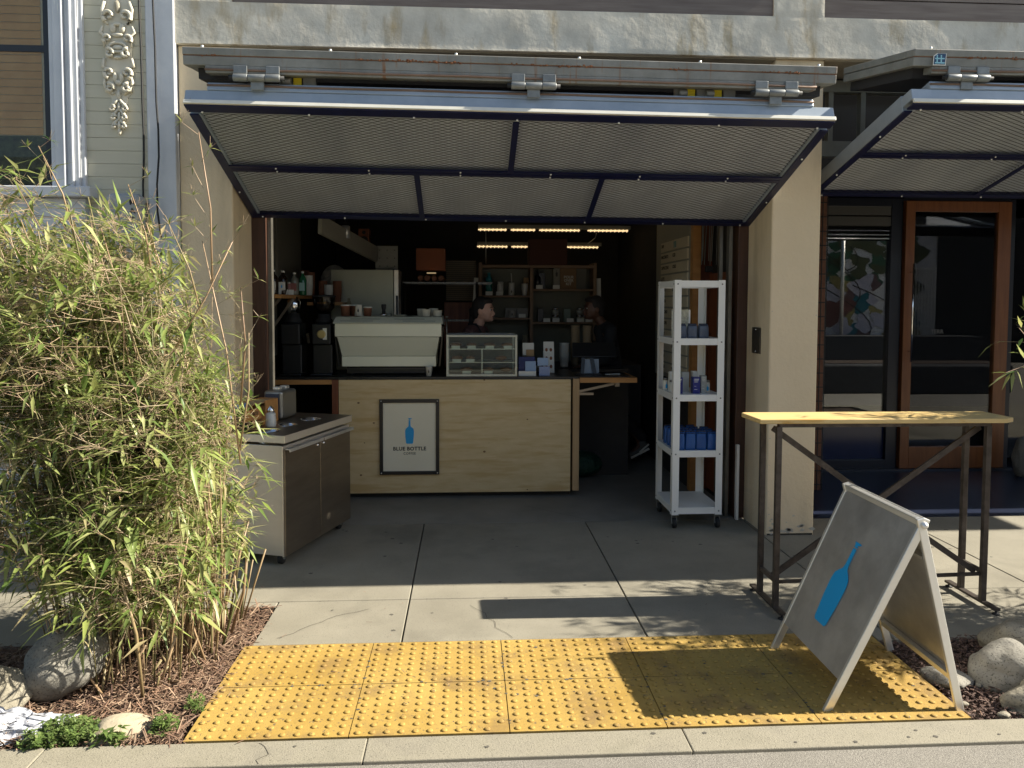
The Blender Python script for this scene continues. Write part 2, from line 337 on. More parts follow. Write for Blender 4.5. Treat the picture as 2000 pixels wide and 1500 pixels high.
b.part('wood_cladding', mb, mat('grey brown siding boards', (.13, .10, .085), (.20, .165, .14), 6, .7, st=(.5, 1, 8)))
# opening frame + header + interior shell
mb = MB().box(XL-.02, -1.425, 5.50, 5.62, 0, 2.35).box(1.99, 2.07, 5.50, 5.62, 0, 2.35).box(XL, 2.07, 5.62, 5.72, 2.22, 3.24)
b.part('door_frame', mb, dkw, bev=.004)
for q in ((-1.42, -1.395, 5.56, 5.62), (1.935, 1.96, 5.54, 5.60), (1.89, 1.915, 5.62, 5.66)): b.part('door_track', MB().box(*q, 0, 2.22), mat('old metal track', (.13, .12, .10), (.2, .19, .16), 8, .4, .6))
mb = MB().box(-1.72, -1.62, 5.72, 9.6, 0, 3.3).box(-1.72, 2.3, 9.6, 9.7, 0, 3.3).box(1.92, 2.02, 6.42, 9.6, 0, 3.3).box(2.10, 2.2, 5.62, 6.42, 0, 3.3).box(-1.72, 2.3, 5.72, 9.7, 3.3, 3.4)
b.part('interior_wall', mb, darki)
b.part('wall_panel', MB().box(-1.618, -1.60, 5.75, 6.55, 1.15, 2.9).box(-1.618, -1.60, 6.57, 7.5, 1.7, 2.9).box(-1.618, -1.606, 6.55, 6.57, 1.15, 2.9), inw)
mb = MB()
for k in range(5): mb.box(-1.6, 1.9, 6.3+k*.8, 6.36+k*.8, 2.75, 2.95)
b.part('ceiling_joist', mb, dkw)
b.part('post', MB().box(1.90, 1.965, 6.32, 6.40, 0, 3.2), orw, label='orange wooden post beside the menu board')
mb = MB().box(1.93, 2.09, 6.405, 6.415, 0, 3.1)
b.part('cupboard_back', mb, redw)
# right bay: transom, louvres, window wall
mb = MB().box(2.41, 8.5, 5.40, 5.48, 3.12, 3.20).box(2.41, 8.5, 5.40, 5.48, 2.66, 2.77)
for x in (2.60, 2.84, 3.4, 4.0, 4.6, 5.2): mb.box(x, x+.035, 5.41, 5.47, 2.77, 3.12)
b.part('transom_frame', mb, mat('grey transom paint', (.16, .16, .13), (.21, .205, .17), 5, .6))
b.part('interior_wall', MB().box(2.405, 8.5, 5.60, 5.66, 2.60, 3.24).box(2.405, 2.45, 5.66, 11.4, 0, 3.3).box(8.45, 8.5, 5.6, 11.4, 0, 3.3).box(2.4, 8.5, 11.4, 11.5, 0, 3.3).box(2.4, 8.5, 5.66, 11.5, 3.3, 3.4).box(2.45, 3.36, 7.08, 7.14, 0, 3.3).box(3.36, 8.45, 7.10, 7.16, 2.62, 3.3), mat('shop black wall', (.012, .012, .014), rough=.6))
WY = 7.1
fr = MB().box(3.36, 3.40, WY-.05, WY+.03, 0, 2.6).box(4.03, 4.14, WY-.05, WY+.03, 0, 2.6).box(3.40, 4.03, WY-.05, WY+.03, 2.52, 2.6).box(3.40, 4.03, WY-.05, WY+.03, .50, .55).box(3.40, 4.03, WY-.05, WY+.03, 0, .10).box(5.20, 5.26, WY-.05, WY+.03, 0, 2.6).box(4.14, 5.2, WY-.05, WY+.03, 2.575, 2.62)
sw = b.part('shop_window', fr, mat('black window frame', (.01, .012, .02), rough=.3), bev=.004)
b.part('pane', MB().box(3.40, 4.03, WY-.01, WY, .55, 2.2), paneg, sw)
b.part('lower_panel', MB().box(3.40, 4.03, WY-.01, WY, .10, .50), mat('dark blue panel', (.008, .014, .05), rough=.15), sw)
mb = MB()
for k, z in enumerate((2.44, 2.34)): mb.box(3.40, 4.03, WY-.04, WY+.01, z, z+.085)
b.part('louvre', mb, mat('dull louvre metal', (.10, .095, .085), rough=.35, metal=.4), sw)
mb = MB()
for k, z in enumerate((2.215, 2.25, 2.29)): mb.box(3.40, 4.03, WY-.03, WY, z, z+.012)
b.part('slat', mb, chrome, sw)
d = b.part('sliding_door', MB().box(4.15, 4.24, WY-.09, WY-.03, .02, 2.575).box(5.06, 5.19, WY-.09, WY-.03, .02, 2.575).box(4.24, 5.06, WY-.09, WY-.03, 2.475, 2.575).box(4.24, 5.06, WY-.09, WY-.03, .02, .23), doorw, bev=.004)
b.part('pane', MB().box(4.24, 5.06, WY-.065, WY-.055, .23, 2.475), glass('door glass', (.9, .92, .95), 1.42), d)
b.part('pull_handle', MB().tube([(4.205, WY-.14, 1.05), (4.205, WY-.14, 1.98)], .009, 8).tube([(4.205, WY-.14, 1.15), (4.205, WY-.09, 1.15)], .006, 6).tube([(4.205, WY-.14, 1.9), (4.205, WY-.09, 1.9)], .006, 6), chrome, d)
b.part('lettering', MB().text('TERR', .055, (4.50, WY-.066, 1.335), (1, 0, 0), (0, 0, 1), .001, .0005, .0006), mat('grey vinyl letters', (.10, .10, .10), rough=.6), d)
b.part('side_window', MB().box(5.28, 8.4, WY-.01, WY, .1, 2.5), paneg, sw)
b.part('threshold', MB().box(3.36, 5.26, WY-.12, WY+.03, .001, .018), mat('threshold metal', (.05, .055, .07), rough=.35, metal=.5))
# rusty mesh covered post at the edge of the glass
t = T('rusty_mesh_post', 'narrow rusty brown wire mesh post behind the tan pier', 'post', (3.0, 6.3, 0))
t.part('core', MB().box(2.955, 3.035, 6.30, 6.36, 0, 2.62), mat('rusty brown core', (.12, .05, .03), (.20, .09, .05), 20, .8))
mb = MB()
for k in range(22): mb.bar((2.945, 6.29, .05+k*.12), (3.045, 6.29, .05+k*.12), .006, .008)
for x in (2.952, 2.995, 3.038): mb.bar((x, 6.288, 0), (x, 6.288, 2.6), .006, .006)
t.part('wire_grid', mb, rubber)
mb = MB(); rp = random.Random(9)
def chip(x, z, r):
    a0 = rp.uniform(0, 6); mb.add([(x+r*(1+.4*math.sin(2.7*j+a0))*math.cos(2*math.pi*j/11), F-.0015, z+r*.6*(1+.4*math.cos(3.3*j+a0))*math.sin(2*math.pi*j/11)) for j in range(11)], [list(range(11))[::-1]])
for k in range(26): chip(rp.uniform(2.075, 2.39), abs(rp.gauss(0, .07))+.01, rp.uniform(.004, .02))
for k in range(10): chip(rp.uniform(2.075, 2.08) if k % 2 else rp.uniform(2.385, 2.39), rp.uniform(.1, 1.6), rp.uniform(.003, .007))
for k in range(8): chip(rp.uniform(-1.8, -1.53), rp.uniform(.02, 1.9), rp.uniform(.003, .008))
tag(b.part('chipped_paint', mb, mat('bare render', (.42, .39, .33), (.60, .55, .46), 30, .9)), kind='stuff')
b.part('grime_skirt', MB().box(2.07, 2.392, F-.001, F+.01, -.02, .012), gap)
# plate on pier, leaning strip
t = T('access_plate', 'dark brushed steel plate screwed to the inner side of the tan pier', 'wall plate', (2.06, 5.3, 1.25))
t.part('plate', MB().box(2.053, 2.062, 5.22, 5.37, 1.245, 1.43), mat('plate steel', (.12, .11, .09), rough=.3, metal=.8), bev=.002)
for z in (1.26, 1.415): t.part('screw', MB().ball((2.052, 5.295, z), .005, 4), chrome)
solo('white_strip', 'thin white strip leaning upright at the foot of the tan pier', 'trim strip', MB().box(1.985, 2.005, 5.44, 5.475, .001, .56), white, bev=.002)
# ------------------------------------------------------------------ neighbour house
HB = 5.03
n = T('neighbour_house', 'sage clapboard house with pale blue window casing beside the shop', 'house', (-2.6, HB, 0))
mb = MB()
for k in range(22):
    z = 2.20+k*.082; mb.box(-2.36, -1.985, HB-.006+.0012*math.sin(k*7), HB+.01, z+.0012, z+.0808)
mb.box(-9, -1.99, HB+.012, HB+.4, 0, 6.5).box(-2.37, -1.98, HB+.002, HB+.013, 2.2, 4)
n.part('siding', mb, sidg)
n.part('corner_board', MB().box(-1.985, -1.808, 5.018, HB+.3, 0, 4), trimb, bev=.006)
mb = MB()
for x0, x1, y in ((-2.565, -2.53, .035), (-2.53, -2.475, .055), (-2.475, -2.462, .075), (-2.462, -2.43, .05), (-2.43, -2.415, .07), (-2.415, -2.385, .055), (-2.385, -2.36, .03)): mb.box(x0, x1, HB-y, HB+.02, 2.29, 4)
cs = n.part('window_casing', mb, trimb, bev=.005)
n.part('window_sill', MB().box(-4.2, -2.30, HB-.11, HB+.02, 2.225, 2.288).box(-4.1, -2.36, HB-.04, HB+.02, 1.95, 2.222).box(-4.15, -2.33, HB-.07, HB+.02, 1.90, 1.948), trimb, bev=.006)
mb = MB()
for k in range(3): mb.box(-4.1+k*.62, -4.1+k*.62+.5, HB-.03, HB+.02, 1.15, 1.85)
mb.box(-4.2, -1.99, HB-.05, HB+.01, 1.02, 1.08).box(-4.2, -1.99, HB-.02, HB+.01, 0, .5)
n.part('lower_panelling', mb, mat('grey blue panel paint', (.42, .45, .47), (.48, .51, .53), 6, .5), bev=.01)
sa = n.part('window_sash', MB().box(-2.61, -2.567, HB-.005, HB+.01, 2.29, 4).box(-4.2, -2.61, HB-.005, HB+.01, 3.135, 3.175).box(-4.2, -2.61, HB-.005, HB+.01, 2.29, 2.31), blk)
n.part('pane', MB().box(-4.2, -2.61, HB-.001, HB+.002, 2.31, 4), glass('house window glass', (.95, .95, .93), 1.3), sa)
n.part('dark_room_board', MB().box(-4.2, -2.612, HB+.0085, HB+.0095, 2.31, 2.615), mat('painted room shade', (.012, .018, .010), (.05, .07, .03), 30, .6), sa)  # unlit room and foliage reflection painted as a dark green board
mb = MB()
for k in range(30): z = 2.62+k*.05; mb.add([(-4.2, HB+.003, z), (-2.63, HB+.003, z), (-2.63, HB+.011, z+.048), (-4.2, HB+.011, z+.048)], [(0, 1, 2, 3)])
n.part('blind', mb, mat('tan blind slats', (.50, .30, .13), (.58, .37, .17), 8, .6), sa)
# ornament: scrolls and leaves in relief
orn = MB(); ox, oy = -2.15, HB-.020
def curl(cx, cz, r, a0, turns, s=1, w=.011):
    pts = []; k = 14
    for i in range(k+1): t = i/k; a = a0+s*turns*2*math.pi*t; rr = r*(1-.8*t); pts.append((cx+rr*math.cos(a), oy-.004-.006*math.sin(3*t), cz+rr*math.sin(a)))
    w *= 1.35; orn.tube(pts, [w*(1-.45*i/k) for i in range(k+1)], 7)
def lobe(x, z, rx, rz, ry=.014): orn.ball((x, oy, z), 1, 6, (rx, ry, rz))
for s in (-1, 1):
    X = lambda q: ox+s*q
    for (x, z, r, a0, tn, ww) in ((.052, 3.13, .032, 1.2, 1.1, .010), (.052, 2.915, .030, 1.2, 1.2, .010), (.060, 3.22, .030, -1.0, 1.0, .009), (.055, 3.01, .034, -1.4, 1.1, .010), (.042, 2.79, .022, 1.4, 1.2, .008), (.036, 2.735, .020, 1.4, 1.2, .008), (.034, 2.68, .018, 1.4, 1.2, .007), (.050, 3.36, .040, -1.0, 1.0, .011)):
        curl(X(x), z, r, (a0 if s > 0 else math.pi-a0), tn, s, ww)
    orn.tube([(X(.09), oy, 3.30), (X(.105), oy, 3.26), (X(.075), oy, 3.235), (X(.085), oy, 3.17)], [.006, .011, .009, .006], 7)
    orn.tube([(X(.075), oy, 3.45), (X(.092), oy, 3.40), (X(.085), oy, 3.34), (X(.06), oy, 3.31)], [.010, .012, .011, .007], 7)
    orn.tube([(X(.085), oy, 3.10), (X(.095), oy, 3.05), (X(.07), oy, 3.03)], [.009, .011, .006], 7)
    orn.tube([(X(.03), oy, 2.88), (X(.075), oy, 2.90), (X(.088), oy, 2.95), (X(.08), oy, 2.99)], [.009, .010, .010, .006], 7)
    for z, l in ((2.83, .05), (2.77, .045), (2.71, .04)): orn.tube([(X(.003), oy, z+.02), (X(.02), oy-.004, z-.005), (X(l), oy, z-.03)], [.006, .011, .005], 6)
    lobe(X(.028), 3.285, .02, .03); lobe(X(.02), 2.985, .014, .035); lobe(X(.0), 3.42, .02, .04)
for z, rx, rz in ((3.245, .04, .014), (3.105, .030, .010), (2.95, .022, .018), (2.875, .012, .03), (2.80, .010, .03), (2.74, .010, .03), (2.685, .012, .03), (2.645, .012, .022), (3.31, .03, .012)): lobe(ox, z, rx, rz)
orn.tube([(ox+.052*math.cos(a*math.pi/10), oy-.006, 3.168+.028*math.sin(a*math.pi/10)) for a in range(21)], .008, 7, cap=False)
lobe(ox, 3.168, .035, .016, .012)
orn.poly([(0, 2.63), (.02, 2.66), (.045, 2.72), (.045, 2.80), (.05, 2.86), (.085, 2.90), (.085, 3.02), (.095, 3.07), (.08, 3.12), (.085, 3.2), (.095, 3.28), (.07, 3.33), (.085, 3.42), (.05, 3.52), (-.05, 3.52), (-.085, 3.42), (-.07, 3.33), (-.095, 3.28), (-.085, 3.2), (-.08, 3.12), (-.095, 3.07), (-.085, 3.02), (-.085, 2.90), (-.05, 2.86), (-.045, 2.80), (-.045, 2.72), (-.02, 2.66)], (ox, HB-.0065, 0), (1, 0, 0), (0, 0, 1), .0055)
n.part('plaster_ornament', orn, plas, label='carved plaster scroll ornament running down the clapboard')
n.o.location += Vector((-.04, 0, .025))
t = T('meter_box', 'rounded grey plastic box on the clapboard with black handwritten capitals', 'utility box', (-2.09, HB-.1, 1.9)); mbo = t.o
mbx = MB().box(-2.21, -1.99, HB-.13, HB-.012, 1.86, 2.275)
t.part('housing', mbx, mat('grey plastic', (.30, .31, .31), (.36, .37, .37), 8, .45), bev=.045, seg=4)
mt = MB()
for i, ch in enumerate('MAT'): mt.text(ch, .05, (-2.035, HB-.131, 2.215-i*.055), (1, .0, .1), (-.1, 0, 1), .001, .0005, .0008)
t.part('lettering', mt, ink)
mbo.location.x -= .04
t = MB()
for x0, dx, y in ((-2.06, .02, HB-.014), (-1.965, .03, HB-.045)):
    t.tube([(x0+dx*noise.noise((k*.35, x0, 0))+(.03 if x0 > -2 else .02)*(11-k)/11, y-.004, 2.0+k*.17) for k in range(12)], .006, 6)
solo('wall_cables', 'two thin black cables running down beside the pale blue corner board', 'cable', t, rubber)
t = T('conduit_pipe', 'pale blue painted conduit on the corner board with a small red tag', 'pipe', (-1.9, HB-.06, 0))
t.part('pipe', MB().tube([(-1.95, HB-.055, 0), (-1.95, HB-.055, 1.75)], .014, 10), trimb)
t.part('red_tag', MB().box(-1.965, -1.895, HB-.08, HB-.07, 1.47, 1.53), mat('red tag', (.5, .04, .02), rough=.5))
# ------------------------------------------------------------------ house across the lane (seen reflected in the glass)
ac = T('mural_house', 'grey boarded house with a painted plant mural, reflected in the shop glass', 'house', (4, -6.2, 0))
mb = MB()
for k in range(26): z = .0+k*.17; mb.add([(-20, -6.02, z), (24, -6.02, z), (24, -6.04, z+.165), (-20, -6.04, z+.165), (24, -6.05, z), (-20, -6.05, z)], [(1, 0, 3, 2), (0, 1, 4, 5)])
mb.box(-20, 24, -9, -6.05, 0, 4.5)
ac.part('boarding', mb, mat('mural grey boards', (.62, .60, .60), (.7, .68, .68), 2, .7))
pal = [((.03, .10, .05), 'leaf green'), ((.02, .15, .19), 'teal'), ((.30, .25, .09), 'ochre'), ((.13, .07, .07), 'red'), ((.16, .06, .05), 'umber'), ((.45, .43, .50), 'lilac'), ((.07, .08, .03), 'olive')]
for i, (c, nm) in enumerate(pal):
    mb = MB()
    for k in range(26 if i in (0, 6) else 10):
        x = random.uniform(9.2, 12.2); z = random.uniform(2.0, 4.2) if i in (0, 6) else random.uniform(.5, 2.4); r = random.uniform(.12, .35); a0 = random.uniform(0, 6)
        if i == 4: x = random.uniform(9.2, 10.1); r *= 1.6
        pts = [(r*(1+.35*math.sin(3*t+a0))*math.cos(t), r*(.8+.35*math.cos(2*t+a0))*math.sin(t)) for t in [j*math.pi/8 for j in range(16)]]
        mb.poly(pts, (x, -6.012+i*.0012+k*.00003, z), (-1, 0, 0), (0, 0, 1), 0)
    tag(ac.part('mural_paint', mb, mat('mural '+nm, c, rough=.7)), kind='stuff')
mb = MB()
for k in range(7):
    x = random.uniform(9.5, 12); z = random.uniform(.6, 3); a = random.uniform(.3, 2.8)
    mb.tube([(x+j*.22*math.cos(a+.25*j), -6.0, z+j*.2*math.sin(a+.1*j)) for j in range(8)], .014, 4)
ac.part('mural_line', mb, ink)
t = T('security_gate', 'white barred gate on the far house, reflected in the shop door', 'gate', (12.3, -6, 0))
mb = MB()
for k in range(9): mb.bar((12.0+k*.09, -5.95, .2), (12.0+k*.09, -5.95, 2.6), .02, .02)
for z in (.25, 1.0, 1.8, 2.55): mb.bar((11.95, -5.95, z), (12.75, -5.95, z), .03, .03)
t.part('bars', mb, white)
ac.part('dark_reflection_slab', MB().box(12.8, 22, -6.01, -5.99, 0, 4.2), mat('reflection slab dark', (.02, .02, .022), rough=.8))  # dark slab added so most of the door glass reflects black
ac.part('drainpipe', MB().tube([(10.15, -5.9, 0), (10.15, -5.9, 4.4)], .05, 10), alu)
ac.part('planter_ledge', MB().box(4, 13.6, -6.0, -5.2, 0, .75), mat('far ledge', (.04, .04, .045), rough=.8))
# wear on the ground: gum spots, hairline cracks, grime along the tile seams
mb = MB(); rg = random.Random(5)
def blot(x, y, z, r, k=9): 
    a0 = rg.uniform(0, 6); mb.add([(x+r*(1+.35*math.sin(2.3*j+a0))*math.cos(2*math.pi*j/k), y+r*.8*(1+.3*math.cos(3.1*j+a0))*math.sin(2*math.pi*j/k), z) for j in range(k)], [list(range(k))])
for k in range(60): blot(rg.uniform(-2.6, 3.4), rg.uniform(3.6, 5.4), .0012, rg.uniform(.004, .016))
for k in range(26): blot(rg.uniform(-1.0, 1.9), rg.uniform(2.8, 3.5), .0045, rg.uniform(.003, .010))
for k in range(70):
    i = rg.randint(1, 4); x = x0+0; sx = -1.03+.596*i
    if rg.random() < .6: blot(sx+rg.gauss(0, .004), rg.uniform(2.76, 3.52), .0046, rg.uniform(.003, .009))
    else: blot(rg.uniform(-1, 1.9), 3.139+rg.gauss(0, .004), .0046, rg.uniform(.003, .010))
for k in range(14): blot(rg.uniform(-2.5, 3), rg.uniform(2.62, 2.73), .0035, rg.uniform(.004, .010))
solo('gum_and_grime', 'dark gum spots and grime specks on the pavement and yellow tiles', 'grime', mb, mat('grime', (.06, .055, .045), (.11, .10, .08), 60, .9)); C.objects['gum_and_grime']['kind'] = 'stuff'
mb = MB()
for (x, y, dx, dy, n_) in ((.45, 5.9, .05, -.05, 8), (-.75, 2.73, .01, -.02, 6), (1.15, 4.0, .05, .012, 12), (-.9, 3.6, .03, .03, 10), (2.3, 4.3, .06, .03, 9), (.02, 3.95, .02, -.05, 8)):
    p = Vector((x, y, .003)); 
    for k in range(n_):
        q = p+Vector((dx+rg.gauss(0, .02), dy+rg.gauss(0, .012), 0)); w_ = .0011; nn = Vector((-(q-p).y, (q-p).x, 0)).normalized()*w_; mb.add([p-nn, q-nn, q+nn, p+nn], [(0, 1, 2, 3)]); p = q
solo('hairline_cracks', 'fine dark hairline cracks wandering across the pavement slabs', 'cracks', mb, gap); C.objects['hairline_cracks']['kind'] = 'stuff'
t = T('added_dark_box', 'low dark box added on the street to darken the doorway glass reflection', 'dark box', (7.8, .4, 0))  # added dark box out of view, darkens the road reflected in the glass
t.part('box_body', MB().box(5.8, 9.9, .1, 1.0, -.012, .52), mat('dark box finish', (.03, .03, .035), (.07, .07, .075), 8, .7), bev=.04)
t.part('soil', MB().box(5.9, 9.8, .2, .9, .521, .53), soil)
mb = MB()
for k in range(90):
    x = rg.gauss(-1.0, .5) if k < 55 else rg.gauss(2.1, .5); y = rg.uniform(2.65, 4.6)
    if x > 3.2: continue
    a = rg.uniform(0, 6.3); l = rg.uniform(.008, .03); mb.bar((x, y, .009), (x+l*math.cos(a), y+l*math.sin(a), .011), rg.uniform(.001, .004), .0006)
solo('leaf_litter', 'dry bamboo leaf bits blown onto the pavement and yellow tiles', 'litter', mb, chips); C.objects['leaf_litter']['kind'] = 'stuff'
# ------------------------------------------------------------------ awnings: two folded-up door leaves each
def awning(label, x0, x1, Yo, zo, Yi, zi, zu, Yw, zw, ins, hx, vb_out, vb_in, tilt, label_u):
    t = T('folding_awning', label, 'awning', ((x0+x1)/2, Yo, zo), 'blue mesh folding awnings over the shop bays')
    L = math.hypot(Yi-Yo, zi-zo); V = Vector((0, (Yi-Yo)/L, (zi-zo)/L)); N = Vector((0, -V.z, V.y)); xm = (x0+x1)/2
    def fr(u, v, n): return Vector((u, Yo, zo))+V*v+N*n+Vector((0, 0, -tilt*(u-xm)))
    mid = L*.50
    mb = MB().box(x0, x1, .010, .11, .024, .088, fr).box(x0+ins, x1-ins, .004, .09, .088, .134, fr)
    mb.box(x0, x0+.06, .11, L, .002, .10, fr).box(x1-.06, x1, .11, L, .002, .10, fr)
    t.part('lower_frame', mb, bluest, bev=.004)
    t.part('edge_strip', MB().box(x0, x1, -.002, .012, .0, .0235, fr), whst, bev=.003)
    t.part('rubber_seal', MB().tube([fr(x0+ins+(x1-x0-2*ins)*k/12, .001, .115+.002*math.sin(k*2)) for k in range(13)], .006, 8), rod)
    mb = MB().box(x0+.002, x1-.002, .012, .075, -.007, .0005, fr).box(x0+.002, x1-.002, L-.05, L, -.007, .001, fr).box(x0+.002, x0+.05, .10, L-.05, -.007, .001, fr).box(x1-.05, x1-.002, .10, L-.05, -.007, .001, fr)
    mb.box(x0+.05, x1-.05, mid-.035, mid-.003, -.007, .001, fr).box(x0+.05, x1-.05, mid+.003, mid+.035, -.007, .001, fr).box(x0+.05, x1-.05, mid-.0028, mid+.0028, -.002, .002, fr)
    for x in vb_out: mb.box(x-.018, x+.018, .10, mid-.035, -.007, .001, fr)
    for x in vb_in: mb.box(x-.018, x+.018, mid+.035, L-.05, -.007, .001, fr)
    mb.box(x0+.002, x1-.002, L-.03, L+.002, .001, .10, fr)
    t.part('mesh_frame', mb, navy)
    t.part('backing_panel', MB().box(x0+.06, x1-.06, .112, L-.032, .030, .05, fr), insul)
    def mesh(a, c, v0, v1):
        mb = MB(); dx = .0325; h = .0152; w = .0043; nx = int((c-a)/dx); nr = int((v1-v0)/h)+1
        for r in range(nr):
            vs = []; v = v0+h*r
            for i in range(nx+2):
                u = min(a+i*dx, c); q = v+(h/2-.001)*(1 if (i+r) % 2 else -1); q = min(max(q, v0), v1)
                vs += [fr(u, q-w, .004), fr(u, q+w, .0062)]
            n_ = nx+2; mb.add(vs, [(2*i, 2*i+2, 2*i+3, 2*i+1) for i in range(n_-1)])
        t.part('expanded_mesh', mb, mat('mesh black blue steel', (.006, .007, .014), rough=.5))
    e = [x0+.05]+list(vb_out)+[x1-.05]
    for a, c in zip(e, e[1:]): mesh(a+.019, c-.019, .10, mid-.036)
    e = [x0+.05]+list(vb_in)+[x1-.05]
    for a, c in zip(e, e[1:]): mesh(a+.019, c-.019, mid+.036, L-.05)
    mb = MB()
    for k in range(7):
        u = x0+.08+(x1-x0-.16)*k/6
        for v in (.07, L-.022): mb.ball(fr(u, v, -.009), .007, 4)
        if k < 6:
            for v in (mid-.018, mid+.02): mb.ball(fr(u+.25, v, -.009), .0065, 4)
    for v in (L*.3, L*.72):
        for u in (x0+.022, x1-.022): mb.ball(fr(u, v, -.009), .007, 4)
    t.part('bolt', mb, aluedge)
    # upper leaf
    L2 = math.hypot(Yw-Yo, zw-zu); V2 = Vector((0, (Yw-Yo)/L2, (zw-zu)/L2)); N2 = Vector((0, V2.z, -V2.y))
    def fu(u, v, n): return Vector((u, Yo, zu))+V2*v+N2*n+Vector((0, 0, -tilt*(u-xm)))
    mb = MB().box(x0, x1, 0, .09, 0, .040, fu).box(x0, x1, .004, .09, .043, .092, fu).box(x0+ins, x1-ins, -.001, .085, .092, .131, fu)
    mb.box(x0, x0+.05, .09, L2, .0, .04, fu).box(x1-.05, x1, .09, L2, .0, .04, fu).box(x0+.004, x0+.05, .09, L2, .043, .092, fu).box(x1-.05, x1-.004, .09, L2, .043, .092, fu)
    t.part('upper_frame', mb, galv, bev=.004); t.part('upper_sheet', MB().box(x0+.05, x1-.05, .09, L2-.02, .06, .148, fu), insuld)
    t.part('rubber_seal', MB().tube([fu(x0+ins+(x1-x0-2*ins)*k/12, -.004, .112+.002*math.sin(k*2.3)) for k in range(13)], .0065, 8), rod)
    mb = MB()
    for k in range(260):
        u = random.uniform(x0+.1, x1-.1)
        if noise.noise((u*2.2, x0, 0)) < -.05: continue
        mb.ball(fu(u, .0, .040+random.gauss(0, .003)), random.uniform(.002, .0065), 3, (1.8, .6, 1))
    mb.box(x0+.002, x1-.002, .003, .05, .040, .043, fu)
    t.part('rust_line', mb, rust)
    mb = MB()
    for k in range(6): mb.ball(fu(x0+.1+(x1-x0-.2)*k/5, .02, -.006), .009, 4)
    t.part('bolt', mb, aluedge)
    for x in hx:
        p0 = fu(x, -.012, .152)
        hg = MB()
        for s in (-1, 1):
            c0 = p0+Vector((s*.085, 0, 0)); hg.tube([c0-Vector((.038, 0, 0)), c0+Vector((.038, 0, 0))], .021, 12); hg.bar(c0+Vector((0, .0, .02)), c0+Vector((0, 0, .062)), .072, .016, (0, 1, 0))
        hg.tube([p0-Vector((.045, 0, 0)), p0+Vector((.045, 0, 0))], .020, 12); hg.bar(p0-Vector((0, -.012, .016)), p0-Vector((0, -.012, .062)), .07, .014, (0, 1, 0))
        h = t.part('hinge', hg, mat('painted hinge steel', (.16, .17, .17), (.25, .26, .25), 15, .4, .3), bev=.003)
        t.part('hinge_pin', MB().tube([p0-Vector((.145, 0, 0)), p0+Vector((.145, 0, 0))], .013, 8), rubber, h)
    return fr, fu, t
fr1, fu1, a1 = awning('blue steel awning of mesh panels folded open above the coffee counter', -1.507, 2.065, 4.2, 2.640, 5.49, 2.183, 2.935, 5.06, 3.03, .115, (-1.12, .365, 1.72), (.275,), (-.315, .865), .008, '')
fr2, fu2, a2 = awning('blue steel awning over the neighbouring glass doorway, a small pixel sticker on its edge', 2.51, 6.30, 4.20, 2.735, 5.49, 2.395, 3.03, 5.02, 3.17, .11, (2.83, 4.40, 5.95), (4.38,), (3.75, 5.0), .0, '')
st = MB(); p = fu2(2.655, -.0035, .055); U = Vector((1, 0, 0)); Vv = Vector((0, 0, 1))
st.k = 0; st.poly([(-.039, -.034), (.036, -.034), (.041, .036), (-.012, .036), (-.036, .018)], p, U, Vv, .002)
st.k = 1; st.poly([(-.034, -.029), (.031, -.029), (.036, .031), (-.010, .031), (-.031, .015)], p-Vector((0, .0022, 0)), U, Vv, .001)
st.k = 2
for i in range(7):
    for j in range(6):
        if (i*3+j*5+i*j) % 3 == 0: st.poly([(-.027+i*.008, -.024+j*.008), (-.020+i*.008, -.024+j*.008), (-.020+i*.008, -.017+j*.008), (-.027+i*.008, -.017+j*.008)], p-Vector((0, .0034, 0)), U, Vv, .0006)
solo('pixel_sticker', 'small dark blue sticker with pale square dots on the right awning edge', 'sticker', st, [paper, mat('sticker navy', (.01, .05, .12), rough=.4), mat('sticker pale blue', (.30, .60, .68), rough=.4)])
for i, (u, v, lab) in enumerate(((581, 161, 'yellow webbing strap with buckle at the left end of the open coffee shop awning'), (1350, 184, 'left yellow strap of the pair behind the right hinge of the coffee shop awning'), (1402, 185, 'right yellow strap of the pair behind the right hinge of the coffee shop awning'))):
    c = at(u, v, Y=4.30); t = T('ratchet_strap', lab, 'strap', c-Vector((0, 0, .1)), 'yellow straps lashing the awning')
    t.part('webbing', MB().box(c.x-.022, c.x+.022, c.y, c.y+.006, c.z-.045, c.z+.045), yst)
    t.part('buckle', MB().box(c.x+.03, c.x+.10, c.y-.006, c.y+.02, c.z-.03, c.z+.03).tube([(c.x-.075, c.y-.02, c.z), (c.x-.03, c.y-.02, c.z)], .02, 10).box(c.x-.10, c.x-.028, c.y, c.y+.01, c.z-.03, c.z+.03), galv, bev=.003)
# ------------------------------------------------------------------ counter with poster
CF = 6.18
t = T('service_counter', 'pale birch plywood counter with black top in the shop opening', 'counter', (0, CF+.3, 0))
t.part('front_panel', MB().box(-1.03, .855, CF, CF+.02, .045, .972), ply, bev=.002)
t.part('end_panel', MB().box(.872, .925, CF-.005, CF+.55, .05, .978), plyedge, bev=.002)
t.part('worktop', MB().box(-1.62, .93, CF+.022, CF+.72, .975, .992), blackp)
t.part('plinth', MB().box(-1.03, .86, CF+.08, CF+.5, 0, .94), darki)
t.part('side_shelf', MB().box(.93, 1.405, CF+.0, CF+.45, .943, .985), orw, bev=.003)
t.part('shelf_top', MB().box(.93, 1.36, CF+.05, CF+.45, .9855, .993), blackp)
t.part('bracket', MB().bar((.93, CF+.1, .86), (1.25, CF+.1, .93), .02, .02).box(1.235, 1.27, CF+.06, CF+.12, .905, .942).box(.93, 1.06, CF+.1, CF+.12, .83, .85), steeld)
t.part('left_shelf', MB().box(-1.60, -1.085, CF+.0, CF+.02, .935, .973), orw, bev=.002)
